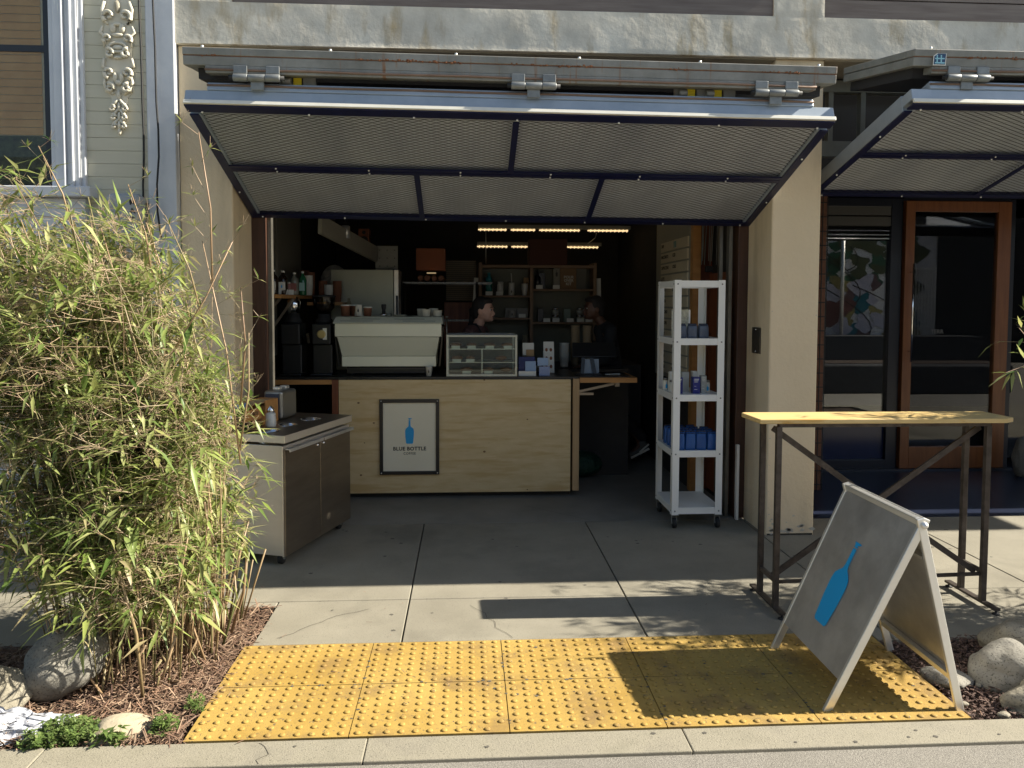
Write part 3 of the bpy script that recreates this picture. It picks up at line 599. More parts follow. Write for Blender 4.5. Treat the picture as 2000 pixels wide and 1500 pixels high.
t.part('left_post', MB().box(-1.083, -1.033, CF-.002, CF+.06, 0, .973), redw, bev=.002)
mb = MB()
for (u, v, r) in ((700, 787, .010), (730, 826, .009), (712, 865, .006), (705, 928, .010), (946, 882, .011), (1030, 819, .007), (946, 742, .008), (1030, 956, .006), (1094, 941, .003), (955, 865, .003), (1014, 807, .003)):
    c = at(u, v, Y=CF-.001); mb.ball(c, 1, 5, (r, .0012, r*.75))
t.part('knot', mb, mat('plywood knot', (.13, .05, .02), (.3, .16, .06), 60, .6))
x0, x1, z0, z1 = -.703, -.222, .20, .815
t = T('framed_poster', 'black framed cream poster with a blue bottle on the plywood counter', 'poster', (-.46, CF-.02, z0))
t.part('frame', MB().box(x0, x1, CF-.022, CF-.001, z1-.028, z1).box(x0, x1, CF-.022, CF-.001, z0, z0+.028).box(x0, x0+.028, CF-.022, CF-.001, z0+.028, z1-.028).box(x1-.028, x1, CF-.022, CF-.001, z0+.028, z1-.028), blackp, bev=.002)
sh = t.part('sheet', MB().box(x0+.028, x1-.028, CF-.010, CF-.001, z0+.028, z1-.028), cream)
mb = MB(); bottle(mb, (-.462, CF-.0105, .452), (1, 0, 0), (0, 0, 1), .205)
t.part('bottle_emblem', mb, blue, sh)
mb = MB().text('BLUE BOTTLE', .041, (-.462, CF-.0105, .410), (1, 0, 0), (0, 0, 1), 0, .0006, .0012, sp=1.08).text('COFFEE', .027, (-.462, CF-.0105, .371), (1, 0, 0), (0, 0, 1), 0, .0006, .0003, sp=1.1)
t.part('lettering', mb, ink, sh)
for x in (x0+.014, x1-.014):
    for z in (z0+.014, z1-.014): t.part('screw', MB().ball((x, CF-.023, z), .0055, 4), aluedge)
# ------------------------------------------------------------------ condiment cart (rotated stainless cupboard on castors)
CN = Vector((-1.09, 4.585, 0)); cu_ = Vector((.305, .952, 0)).normalized(); cw = Vector((-cu_.y, cu_.x, 0)); LU, LW, HT = .865, .52, .802
def fc(a, b, z): return CN+cu_*a+cw*b+Vector((0, 0, z))
t = T('condiment_cart', 'stainless steel condiment cart on castors beside the bamboo', 'cart', fc(LU/2, LW/2, 0))
t.part('cabinet', MB().box(.012, LU-.012, .018, LW, .062, .735, fc).box(-.004, LU+.004, .008, .017, .062, .735, fc), steel, bev=.003)
mb = MB(); rc = [(.12, .17), (.36, .19), (.62, .17)]      # top with three round openings
n_ = 16
def topring(mb):
    # top built as a grid of quads around the holes
    xs = [-.01, .24, .49, LU+.01]; ys = [-.012, .33, LW+.01]
    for i in range(3):
        (cx, cy_) = rc[i]; r = .062 if i < 2 else .07
        x0, x1, y0, y1 = xs[i], xs[i+1], ys[0], ys[1]; vs = []; fs = []
        for k in range(n_*2):
            a = 2*math.pi*k/(n_*2); c, s_ = math.cos(a), math.sin(a); vs.append(fc(cx+r*c, cy_+r*s_, HT))
            f = min((x1-cx)/c if c > 1e-6 else 9, (x0-cx)/c if c < -1e-6 else 9, (y1-cy_)/s_ if s_ > 1e-6 else 9, (y0-cy_)/s_ if s_ < -1e-6 else 9)
            vs.append(fc(cx+f*c, cy_+f*s_, HT))
        q = n_*2
        for k in range(q): fs.append((2*k, 2*k+1, 2*((k+1) % q)+1, 2*((k+1) % q)))
        for (sx, sy) in ((x0, y0), (x1, y0), (x1, y1), (x0, y1)):
            ang = math.atan2(sy-cy_, sx-cx) % (2*math.pi); k = int(ang/(2*math.pi)*q); vs.append(fc(sx, sy, HT)); fs.append((2*k+1, len(vs)-1, 2*((k+1) % q)+1))
        mb.add(vs, fs)
    mb.add([fc(-.01, .33, HT), fc(LU+.01, .33, HT), fc(LU+.01, LW+.01, HT), fc(-.01, LW+.01, HT)], [(0, 1, 2, 3)])
topring(mb)
t.part('worktop', mb, steeld)
t.part('worktop_edge', MB().box(-.01, LU+.01, -.012, -.002, .755, HT-.001, fc).box(-.01, -.002, -.002, LW, .755, HT-.001, fc).box(LU+.002, LU+.01, -.002, LW, .755, HT-.001, fc), steel, bev=.002)
for i in range(3):
    r = .062 if i < 2 else .07; cx, cy_ = rc[i]
    mb = MB(); mb.lathe(fc(cx, cy_, 0), [(r, HT-.10), (r, HT+.003), (r-.006, HT+.003), (r-.006, HT-.10)], 28, cap=False)
    t.part('bin_ring', mb, mat('bright steel', (.75, .78, .82), rough=.22, metal=1))
for k in range(2):
    a0 = .004+k*(LU/2); dr = t.part('door', MB().box(a0, a0+LU/2-.008, -.004, .006, .065, .715, fc), steeld, bev=.002)
    t.part('handle', MB().box(a0+.004, a0+LU/2-.012, -.034, -.004, .712, .720, fc).box(a0+.004, a0+LU/2-.012, -.036, -.031, .700, .720, fc), alu, dr, bev=.001)
    c = fc(a0+(LU/2-.045 if k == 0 else .035), -.006, .675); t.part('lock', MB().ball(c, .011, 5), chrome, dr)
def castor(mb, c, r=.034, h=.062, d=Vector((1, 0, 0)), wm=0, fm=1):
    mb.k = wm; ax = d; mb.lathe(c+Vector((0, 0, r)), [(r*.6, -.013), (r, -.011), (r, .011), (r*.6, .013)], 16, ax=ax)
    mb.k = fm; sd = ax*.018; mb.bar(c+sd+Vector((0, 0, r)), c+sd*.9+Vector((0, .012, h)), .018, .003, ax); mb.bar(c-sd+Vector((0, 0, r)), c-sd*.9+Vector((0, .012, h)), .018, .003, ax); mb.box(c.x-.028, c.x+.028, c.y-.028, c.y+.028, h-.004, h)
    mb.tube([c-sd*1.2+Vector((0, 0, r)), c+sd*1.2+Vector((0, 0, r))], .006, 8)
for a, b_ in ((.06, .06), (LU-.06, .06), (.06, LW-.06), (LU-.06, LW-.06)):
    mb = MB(); castor(mb, fc(a, b_, 0), d=cu_.cross(Vector((0, 0, 1)))); t.part('castor', mb, [rubber, galv])
# on the cart
def fco(a, b, z): return fc(a, b, HT+z)
t = T('napkin_dispenser', 'grey steel napkin dispenser at the far end of the condiment cart', 'dispenser', fco(.60, .38, 0))
t.part('case', MB().box(.50, .70, .315, .455, .006, .20, fco), mat('satin grey steel', (.30, .29, .26), rough=.35, metal=.8), bev=.022, seg=4)
t.part('end_recess', MB().box(.496, .499, .335, .435, .02, .18, fco), mat('napkin shadow blue', (.05, .06, .09), rough=.4))
t.part('clip', MB().box(.54, .59, .36, .41, .198, .222, fco).box(.63, .68, .36, .41, .198, .222, fco), aluedge, bev=.008)
t = T('wooden_caddy', 'brown wooden caddy box with a scooped side behind the sugar jar', 'caddy', fco(.38, .35, 0))
t.part('box', MB().box(.34, .49, .335, .347, .001, .155, fco).box(.34, .49, .455, .467, .001, .155, fco).box(.478, .49, .347, .455, .001, .155, fco).box(.34, .352, .347, .455, .001, .12, fco).box(.20, .34, .335, .345, .001, .07, fco).box(.20, .34, .455, .467, .001, .15, fco).box(.20, .21, .345, .455, .001, .145, fco), orw, bev=.002)
t.part('lid', MB().box(.20, .49, .345, .457, .14, .148, fco), kraft)
t = T('straw_holder', 'wooden holder of straws and sticks with a tag reading DIRTY on the cart', 'holder', fco(.10, .38, 0))
t.part('box', MB().box(.03, .20, .34, .352, .001, .12, fco).box(.03, .20, .43, .44, .001, .12, fco).box(.03, .04, .352, .43, .001, .12, fco).box(.19, .20, .352, .43, .001, .12, fco), blackp)
p = t.part('tag_board', MB().box(.06, .24, .300, .312, .055, .125, fco), orw, bev=.002)
t.part('lettering', MB().text('DIRTY', .03, fco(.16, .2995, .095), cu_, (0, 0, 1), .0, .0005, .0008), ink, p)
mb = MB()
for k in range(9):
    a = random.uniform(.05, .17); mb.k = 0 if k < 4 else 1; mb.bar(fco(a, .39, .02), fco(a+random.uniform(-.02, .04), .39+random.uniform(-.03, .03), .16), .008, .003)
t.part('straws', mb, [mat('blue straw', (.12, .28, .55), rough=.4), paper])
mb = MB(); mb.lathe(fco(.27, .255, 0), [(.0, .001), (.032, .001), (.034, .01), (.030, .085), (.022, .09)], 20)
t = T('sugar_jar', 'glass sugar jar with a chrome flap top on the cart', 'jar', fco(.27, .255, 0)); t.part('jar', mb, mat('frosted sugar glass', (.62, .60, .54), rough=.3))
t.part('lid', MB().lathe(fco(.27, .255, .09), [(.024, 0), (.023, .02), (.012, .035), (.004, .045)], 16), chrome)
solo('milk_tin', 'small steel tin at the near edge of the cart beside the leaves', 'tin', MB().lathe(fco(.045, .40, 0), [(.03, .001), (.03, .10), (.026, .105)], 20), chrome)
# ------------------------------------------------------------------ white trolley
TX0, TX1, TY0, TY1 = 1.452, 1.812, 5.25, 5.72
t = T('shelf_trolley', 'tall white metal shelf trolley on castors by the shop entrance', 'trolley', ((TX0+TX1)/2, (TY0+TY1)/2, 0))
for (sx, sy) in ((0, 0), (1, 0), (0, 1), (1, 1)):
    cx = TX1 if sx else TX0; cyy = TY1 if sy else TY0; dx = -.048 if sx else .048; dy = -.048 if sy else .048; q = .0025 if not sx else -.0025; q2 = .0025 if not sy else -.0025
    m_ = MB(); m_.box(min(cx, cx+dx), max(cx, cx+dx), min(cyy, cyy+q2), max(cyy, cyy+q2), .10, 1.762); m_.box(min(cx, cx+q), max(cx, cx+q), min(cyy+q2, cyy+dy), max(cyy+q2, cyy+dy), .10, 1.762)
    t.part('upright', m_, white)
SZ = [1.352, .955, .557, .150, 1.758]
for i, z in enumerate(SZ):
    m_ = MB(); lo = z-.046; e = .003
    m_.box(TX0+.048, TX1-.048, TY0+e, TY0+.006, lo, z).box(TX0+.048, TX1-.048, TY1-.006, TY1-e, lo, z).box(TX0+e, TX0+.006, TY0+.048, TY1-.048, lo, z).box(TX1-.006, TX1-e, TY0+.048, TY1-.048, lo, z)
    if i < 4: m_.box(TX0+.006, TX1-.006, TY0+.006, TY1-.006, z-.004, z-.001)
    t.part('shelf' if i < 4 else 'top_rim', m_, white)
mb = MB()
for z in SZ:
    for x in (TX0+.022, TX1-.022): mb.lathe((x, TY0-.0005, z-.024), [(.006, 0), (.006, .002), (.003, .003)], 8, ax=(0, -1, 0))
    for y in (TY0+.022, TY1-.022): mb.lathe((TX0-.0005, y, z-.024), [(.006, 0), (.006, .002)], 8, ax=(-1, 0, 0))
t.part('bolt', mb, galv)
for (sx, sy) in ((.024, .024), (.024, TY1-TY0-.024), (TX1-TX0-.024, .024), (TX1-TX0-.024, TY1-TY0-.024)):
    mb = MB(); castor(mb, Vector((TX0+sx, TY0+sy, 0)), .036, .10); t.part('castor', mb, [rubber, galv])
def bag(name, label, wd, dp, ht, m_, grp, origin=(0, 0, 0)):
    t = T(name, label, 'coffee bag', (0, 0, 0), grp); mb = MB(); pr = [(1, 1, 0), (1.02, 1.03, .15), (1, 1.04, .6), (.96, .95, .86), (.86, .60, .97), (.80, .30, 1.0)]; vs = []; fs = []; k = 12
    for a, b_, z in pr:
        for j in range(k):
            an = 2*math.pi*(j+.5)/k; c, s_ = math.cos(an), math.sin(an); e = .35
            vs.append((math.copysign(abs(c)**e, c)*wd/2*a, math.copysign(abs(s_)**e, s_)*dp/2*b_, z*ht))
    for i in range(len(pr)-1):
        for j in range(k): fs.append((i*k+j, i*k+(j+1) % k, (i+1)*k+(j+1) % k, (i+1)*k+j))
    fs.append(list(range(k))[::-1]); fs.append([(len(pr)-1)*k+j for j in range(k)]); mb.add(vs, fs, True)
    t.part('pouch', mb, m_)
    t.part('folded_top', MB().box(-wd*.42, wd*.42, -dp*.16, dp*.16, ht-.006, ht+.006).bar((-wd*.44, -dp*.36, ht*.93), (wd*.44, -dp*.36, ht*.93), .008, .004), bagd, bev=.003)
    return t.o
zs = SZ[0]-.001
for k in range(3):
    lab = ['left', 'middle', 'right'][k]+' of the three slate grey coffee bags on the top trolley shelf'
    o = bag('coffee_bag', lab, .072, .055, .098, bags, 'slate coffee bags on the top shelf'); o.location = (1.528+k*.080, TY0+.10, zs); o.rotation_euler = (0, 0, R([8, -14, 5][k]))
zs = SZ[2]-.001; first = None
rows = ['front', 'second', 'third', 'back']; cols = ['leftmost', 'second from left', 'third from left', 'rightmost']
for j in range(4):
    for i in range(4):
        if j == 3 and i == 3: continue
        loc = (TX0+.062+i*.079, TY0+.062+j*.092, zs); lab = f'blue foil coffee bag, {rows[j]} row of the third trolley shelf, {cols[i]}'
        if not first: first = bag('coffee_bag', lab, .074, .060, .128, bagb, 'blue coffee bags on the third shelf'); first.location = loc; bpy.context.view_layer.update()
        else: dup(first, loc, R(random.uniform(-7, 7)), lab)
zs = SZ[1]-.001
def carton(label, x, y, z, wd, dp, ht, m_, prints=1, grp=None, rz=0, name='carton', mark=0):
    t = T(name, label, 'box', (x, y, z), grp)
    t.part('card_box', MB().box(x-wd/2, x+wd/2, y-dp/2, y+dp/2, z, z+ht), m_, bev=.0015)
    pm = paper if m_ is not paper else ink; mb = MB()
    if mark: bottle(mb, (x, y-dp/2-.0004, z+ht*.55), (1, 0, 0), (0, 0, 1), ht*.28, .0004); t.part('bottle_emblem', mb, ink)
    elif prints:
        for k in range(5): mb.box(x-wd*.34, x-wd*.34+wd*(.66, .6, .5, .3, .45)[k], y-dp/2-.0008, y-dp/2-.0002, z+ht*(.86, .78, .70, .45, .25)[k], z+ht*(.90, .81, .73, .465, .27)[k])
        t.part('print', mb, pm)
    t.o.rotation_euler = (0, 0, rz); return t.o
bl = mat('deep blue card', (.008, .015, .17), rough=.4)
carton('deep blue carton with white print standing in the middle of the second trolley shelf', 1.640, TY0+.10, zs, .052, .052, .118, bl)
carton('deep blue carton half behind the left upright of the trolley', 1.515, TY0+.09, zs, .046, .046, .118, bl)
carton('grey carton with small symbols right of the deep blue carton', 1.702, TY0+.13, zs, .040, .05, .125, mat('pale grey card', (.36, .37, .34), rough=.6))
carton('pale carton standing behind between the two deep blue cartons', 1.59, TY0+.20, zs, .050, .05, .145, mat('white grey card', (.44, .44, .40), rough=.6), 0)
carton('slim white carton behind the deep blue carton', 1.665, TY0+.22, zs, .04, .05, .150, paper, 0)
carton('pale carton at the left side of the second trolley shelf', 1.505, TY0+.24, zs, .04, .05, .145, paper, 0)
for x, y, lab in ((TX0+.035, TY0+.34, 'white jar with a blue bottle label at the back left of the second trolley shelf'), (TX0+.045, TY0+.19, 'white jar with a blue bottle label near the left upright, second trolley shelf'), (1.748, TY0+.18, 'white jar with a blue bottle label right of the grey carton')):
    t = T('jar', lab, 'jar', (x, y, zs), 'small white jars on the trolley'); t.part('body', MB().lathe((x, y, zs), [(.020, 0), (.021, .004), (.021, .066), (.017, .072)], 16), paper); t.part('lid', MB().lathe((x, y, zs+.073), [(.021, 0), (.021, .012), (.019, .014)], 16), mat('pewter lid', (.25, .24, .22), rough=.35, metal=.7))
    mb = MB(); bottle(mb, (x, y-.0215, zs+.012), (1, 0, 0), (0, 0, 1), .045, .0006); t.part('bottle_emblem', mb, blue)
t = T('price_card', 'silvery plastic sleeve with a printed sheet standing behind the slate bags', 'card', (1.56, 5.5, SZ[0]))
t.part('sheet', MB().box(1.50, 1.635, 5.50, 5.503, SZ[0], SZ[0]+.20), mat('printed sheet', (.40, .38, .28), (.72, .69, .52), 55, .3, bump=.6, bsc=60, bdist=.01))
t.part('sleeve_edge', MB().box(1.625, 1.638, 5.497, 5.4995, SZ[0], SZ[0]+.20), aluedge)
# ------------------------------------------------------------------ bar-height table
t = T('bar_table', 'long high wooden bar table on a dark welded steel frame', 'table', (2.25, 4.05, 0))
TZ = 1.0
t.part('table_top', MB().add([(1.495, 3.755, z) for z in ()], []).poly([(.01, 0), (1.31, -.015), (1.365, .02), (1.355, .24), (1.33, .255), (.02, .255), (0, .24)], (1.478, 3.755, TZ-.012), (1, 0, 0), (0, 1, 0), .024), tabw, bev=.004)
for (x, y) in ((1.595, 3.985), (1.60, 3.79), (2.735, 3.99), (2.725, 3.80)):
    t.part('leg', MB().box(x-.0138, x+.0138, y-.0138, y+.0138, .03, TZ-.03), rawst, bev=.002)
mb = MB().bar((1.598, 3.86, TZ-.05), (2.20, 3.93, .53), .03, .012, (0, 1, 0)).bar((2.72, 3.86, TZ-.05), (1.62, 3.88, .16), .03, .012, (0, 1, 0)).bar((2.20, 3.93, .53), (2.72, 3.86, .17), .03, .012, (0, 1, 0))
t.part('cross_brace', mb, rawst)
for q in (((1.598, 3.79, .165), (1.598, 3.985, .165), .02, .02), ((2.73, 3.80, .185), (2.73, 3.99, .185), .02, .02), ((1.60, 3.80, .155), (2.73, 3.81, .175), .016, .016), ((1.6, 3.8, TZ-.025), (2.73, 3.8, TZ-.025), .03, .02), ((1.6, 3.98, TZ-.025), (2.73, 3.98, TZ-.025), .03, .02)): t.part('rail', MB().bar(*q), rawst)
for x in (1.598, 2.73):
    f = t.part('foot_bar', MB().bar((x, 3.69, .028), (x+.0, 4.10, .028), .034, .012), rawst)
    for y in (3.70, 4.085): t.part('levelling_foot', MB().lathe((x, y, 0), [(.02, 0), (.018, .006), (.006, .008), (.006, .03)], 12), rubber, f)
# ------------------------------------------------------------------ A-frame pavement sign
RB, RF = Vector((1.745, 3.355, .785)), Vector((1.772, 2.815, .772))
def leaf(t, fb, ff, sgn, sign):
    # plane through ridge (RB,RF) and feet (fb,ff); local a: back->front, b: ridge->foot
    def q(a, b, n=0):
        p = (RB.lerp(RF, a)).lerp(fb.lerp(ff, a), b); nn = (RF-RB).cross(fb-RB).normalized()*sgn; return p+nn*n
    def slabq(a0, a1, b0, b1, n0, n1):
        vs = [q(a, b, n) for n in (n0, n1) for b in (b0, b1) for a in (a0, a1)]
        return vs, [(0, 2, 3, 1), (4, 5, 7, 6), (0, 1, 5, 4), (2, 6, 7, 3), (0, 4, 6, 2), (1, 3, 7, 5)]
    g_ = 10; vs = [q(.002+.996*i/g_, .84*j/g_, n) for n in (0, -.004) for i in range(g_+1) for j in range(g_+1)]; K = (g_+1)**2
    fs = [(i*(g_+1)+j+o, (i+1)*(g_+1)+j+o, (i+1)*(g_+1)+j+1+o, i*(g_+1)+j+1+o) for o in (0, K) for i in range(g_) for j in range(g_)]
    t.part('panel', MB().add(vs, fs, True), alu)
    rails = MB().add(*slabq(-.004, .028, .0, 1.0, -.03, .003)).add(*slabq(.972, 1.004, .0, 1.0, -.03, .003)).add(*slabq(.028, .972, .80, .835, -.026, -.005)).add(*slabq(.028, .972, .0, .035, -.026, -.005))
    t.part('frame', rails, aluedge, bev=.003)
    return q, slabq
t = T('pavement_sign', 'brushed aluminium A-frame sign with a large blue bottle on the yellow paving', 'sign', (1.69, 3.09, 0))
lb, lf = Vector((1.413, 3.388, 0)), Vector((1.40, 2.832, 0)); rb, rf = Vector((1.967, 3.335, 0)), Vector((1.955, 2.808, 0))
q1, s1 = leaf(t, lb, lf, -1, 1); q2, s2 = leaf(t, rb, rf, 1, 1)
U = (q1(1, .4)-q1(0, .4)); U = U.normalized(); Vd = (q1(.5, 0)-q1(.5, 1)).normalized(); O = q1(.485, .69, .002); nn = U.cross(Vd)
mb = MB(); WD, LN = (RF-RB).length, ((RF+RB)/2-(lf+lb)/2).length
for shp in (BOT, CAP): mb.add([q1(.475+p[0]*.31/WD, .70-p[1]*.375/LN, .0025) for p in shp], [list(range(len(shp)))])
t.part('bottle_emblem', mb, blue)
mb = MB().add(*[(lambda vs, f: (vs, f))(*s2(.05, .95, .20, .215, -.03, -.004))][0])
t.part('spreader', mb, aluedge)
t.part('hinge_cap', MB().ball(RF+Vector((0, -.006, -.03)), .014, 6), alu)
# ------------------------------------------------------------------ interior furniture and goods
def fm(u, v, n): return Vector((u, v, n))
MX0, MX1, MYa = -1.085, -.195, 6.28
t = T('espresso_machine', 'wide pale silver espresso machine standing on the counter', 'espresso machine', (-.64, 6.5, .992))
mb = MB().add([(MX0, 6.26, 1.43), (MX1, 6.26, 1.43), (MX1-.01, 6.34, 1.478), (MX0+.01, 6.34, 1.478), (MX0+.01, 6.8, 1.482), (MX1-.01, 6.8, 1.482), (MX0, 6.8, 1.40), (MX1, 6.8, 1.40), (MX0, 6.26, 1.425), (MX1, 6.26, 1.425)], [(0, 1, 2, 3), (3, 2, 5, 4), (4, 5, 7, 6), (8, 9, 1, 0), (0, 3, 4, 6, 8), (1, 9, 7, 5, 2), (8, 6, 7, 9)])
t.part('top_cover', mb, mach, bev=.002)
mb = MB()
for (a, b_, z) in ((.15, .42, 1.462), (.55, .83, 1.462), (.06, .36, 1.446), (.63, .93, 1.446)): mb.box(MX0+(MX1-MX0)*a, MX0+(MX1-MX0)*b_, 6.275+(z-1.44)*1.4, 6.29+(z-1.44)*1.4, z-.002, z+.0005)
t.part('vent_slot', mb, rubber)
mb = MB().box(MX0+.012, MX1-.012, 6.275, 6.31, 1.318, 1.422)
mb.add([(MX0+.03, 6.28, 1.314), (MX1-.03, 6.28, 1.314), (MX1-.058, 6.345, 1.155), (MX0+.058, 6.345, 1.155), (MX0+.03, 6.7, 1.314), (MX1-.03, 6.7, 1.314), (MX1-.058, 6.7, 1.155), (MX0+.058, 6.7, 1.155)], [(0, 3, 2, 1), (0, 1, 5, 4), (3, 7, 6, 2), (0, 4, 7, 3), (1, 2, 6, 5), (4, 5, 6, 7)])
mb.box(MX0+.058, MX1-.058, 6.335, 6.7, 1.068, 1.152)
t.part('front_panel', mb, mach, bev=.002)
t.part('drip_base', MB().box(MX0+.09, MX1-.09, 6.40, 6.75, 1.005, 1.06).box(MX0+.10, MX1-.10, 6.36, 6.40, 1.04, 1.055), blackp)
mb = MB()
for x in (MX0+.13, MX1-.13):
    for y in (6.42, 6.72): mb.lathe((x, y, .993), [(.02, 0), (.016, .012)], 10)
t.part('foot', mb, rubber)
t.part('side_arm', MB().bar((MX1+.0, 6.32, 1.40), (MX1-.03, 6.36, 1.07), .012, .02), blackp); t.part('side_arm', MB().bar((MX0-.0, 6.32, 1.40), (MX0+.03, 6.36, 1.07), .012, .02), blackp)
t.part('steam_tap', MB().tube([(MX1+.03, 6.34, 1.48), (MX1+.03, 6.34, 1.2)], .006, 6).tube([(MX1+.018, 6.34, 1.48), (MX1+.042, 6.34, 1.48)], .006, 6), steeld)
def cup(label, x, y, z, r, h, m_, name='cup', grp=None, taper=1.25, lid=None, n=1, emb=0, cat=None):
    t = T(name, label, cat or name.replace('_', ' '), (x, y, z), grp); mb = MB()
    for k in range(n):
        zz = z+k*h*.18 if n > 1 else z
        mb.lathe((x, y, zz), [(r, 0), (r*taper, h*.97), (r*taper*1.05, h*.98), (r*taper*1.05, h), (r*taper*.93, h), (r*taper*.9, h*.96)] + ([] if k < n-1 else [(r*.9, h*.1)]), 18, cap=(k == 0))
    if n > 1:
        for k in range(n): mb.lathe((x, y, z+h*(.12+.18*k)), [(r*1.03*(1+.03), 0), (r*1.12, .0015), (r*1.03, .003)], 18, cap=False)
    t.part('body', mb, m_)
    if lid: t.part('lid', MB().lathe((x, y, z+h+(n-1)*h*.18), [(r*taper*1.08, 0), (r*taper*1.06, .008), (r*taper*.8, .012)], 18), lid)
    if emb:
        mb = MB(); bottle(mb, (x, y-r*(1+taper)/2-.001, z+h*.35), (1, 0, 0), (0, 0, 1), h*.38, .0006); t.part('bottle_emblem', mb, ink)
    return t.o
zc = 1.482
wcup = mat('white china', (.72, .70, .60), rough=.25)
cup('brown paper cup with lid, leftmost on top of the espresso machine', -1.02, 6.5, zc, .034, .085, brownp, 'paper_cup', 'brown cups on the machine', 1.2, paper)
cup('brown paper cup half behind the leftmost cup on the machine', -.965, 6.6, zc, .032, .085, brownp, 'paper_cup', 'brown cups on the machine', 1.2, paper)
cup('white paper cup with a bottle mark between the brown cups on the machine', -.905, 6.46, zc, .035, .095, paper, 'paper_cup', None, .75, None, 1, 1)
cup('short brown paper cup right of the white paper cup on the machine', -.835, 6.5, zc, .030, .068, brownp, 'paper_cup', 'brown cups on the machine', 1.2, paper)
for i, (x, y, lab) in enumerate(((-.385, 6.55, 'tall white china cup at the back left of the group on the machine'), (-.34, 6.44, 'white china cup at the front left of the group on the machine'), (-.285, 6.6, 'white china cup at the rear of the group on the machine'), (-.245, 6.45, 'wide white china cup at the right end of the machine top'))):
    cup(lab, x, y, zc, .034, (.062, .058, .066, .05)[i], wcup, 'china_cup', 'white cups on the espresso machine', 1.15)
cup('wide shallow white saucer stack in the middle of the machine top', -.56, 6.5, zc, .045, .012, wcup, 'saucer', None, 1.3)
t = T('tamper', 'black tamper standing on the espresso machine', 'tamper', (-.70, 6.5, zc)); t.part('handle', MB().lathe((-.70, 6.5, zc+.02), [(.016, 0), (.014, .03), (.02, .05), (.021, .075), (.017, .08)], 14), rubber); t.part('base', MB().lathe((-.70, 6.5, zc), [(.028, 0), (.028, .018), (.012, .022)], 16), chrome)
cup('small steel jug beside the tamper on the machine', -.655, 6.48, zc, .022, .025, chrome, 'jug', None, 1.1)
cup('white espresso cup under the machine at the right end of the drip tray', -.31, 6.27, .993, .020, .080, paper, 'paper_cup', None, 1.35, None, 1, 1)
# grinders
def grinder(label, x, y, hop, badge):
    t = T('coffee_grinder', label, 'coffee grinder', (x, y, .992), 'black grinders left of the machine')
    t.part('body', MB().box(x-.08, x+.08, y-.08, y+.12, .992, 1.25).box(x-.075, x+.075, y-.13, y+.12, 1.25, 1.42).box(x-.09, x+.09, y-.16, y+.13, .9925, 1.01), blackp, bev=.012)
    t.part('neck', MB().lathe((x, y, 1.42), [(.07, 0), (.07, .03), (.05, .05), (.05, .08)], 20), rubber)
    if hop:
        t.part('hopper', MB().lathe((x, y, 1.50), [(.045, 0), (.085, .05), (.092, .14)], 24, cap=False), glass('hopper plastic', (.45, .42, .38), 1.5)); t.part('beans', MB().lathe((x, y, 1.502), [(.04, 0), (.08, .045), (.08, .08)], 20), mat('coffee beans', (.04, .018, .01), rough=.5)); t.part('hopper_lid', MB().lathe((x, y, 1.64), [(.096, 0), (.096, .014), (.03, .02)], 24), rubber)
    else: t.part('hopper', MB().lathe((x, y, 1.50), [(.05, 0), (.06, .10), (.03, .14), (.012, .16)], 20), chrome)
    if badge: t.part('badge', MB().lathe((x, y-.131, 1.335), [(.036, 0), (.036, .003), (.03, .004)], 20, ax=(0, -1, 0)), mat('brass badge', (.55, .45, .22), rough=.3, metal=.8)); t.part('nameplate', MB().box(x+.012, x+.045, y-.1335, y-.1305, 1.29, 1.385), aluedge)
    else: t.part('collar', MB().lathe((x, y-.02, 1.25), [(.083, 0), (.083, .06)], 24, cap=False), chrome); t.part('chute', MB().bar((x+.13, y-.1, 1.34), (x+.145, y-.1, 1.26), .02, .02), chrome)
    return t
grinder('tall black coffee grinder with a clear hopper and round brass badge', -1.19, 6.45, 1, 1)
grinder('black coffee grinder with a chrome collar at the left wall', -1.44, 6.45, 0, 0)
# left wall shelf and its goods
t = T('wall_shelf', 'oiled wooden shelf on diagonal steel brackets at the left wall', 'shelf', (-1.53, 6.4, 1.62))
t.part('board', MB().box(-1.598, -1.415, 5.92, 7.1, 1.628, 1.656), orw, bev=.002)
t.part('bracket', MB().bar((-1.59, 6.0, 1.44), (-1.44, 6.0, 1.627), .02, .012, (0, 1, 0)).bar((-1.59, 6.35, 1.38), (-1.42, 6.35, 1.627), .02, .012, (0, 1, 0)), steeld)
def jug(label, x, y, z, r, h, body, cap, neck=.35, lab=None, name='bottle', grp=None):
    t = T(name, label, name, (x, y, z), grp)
    t.part('body', MB().lathe((x, y, z), [(r*.95, 0), (r, h*.03), (r, h*.62), (r*.8, h*.74), (r*neck, h*.84), (r*neck, h*.93)], 18), body)
    t.part('cap', MB().lathe((x, y, z+h*.92), [(r*neck*1.15, 0), (r*neck*1.15, h*.07), (r*neck*.9, h*.08)], 14), cap)
    if lab: t.part('label_sheet', MB().box(x-r*.7, x+r*.7, y-r-.002, y-r-.0005, z+h*.18, z+h*.52), lab[0]); 
    if lab and lab[1]: mb = MB(); bottle(mb, (x, y-r-.0025, z+h*.27), (1, 0, 0), (0, 0, 1), h*.18, .0004); t.part('bottle_emblem', mb, lab[1])
zsh = 1.657
ambg = mat('dark amber glass', (.02, .012, .008), rough=.15); ping = mat('pink drink', (.30, .13, .11), rough=.2); greg = mat('green bottle glass', (.02, .12, .05), rough=.12); clg = mat('clear grey bottle', (.17, .17, .14), rough=.15)
jug('large dark brown jug with white cap and label, front of the wall shelf', -1.50, 6.02, zsh, .042, .19, ambg, paper, .35, (paper, blue), 'bottle', 'bottles on the wall shelf')
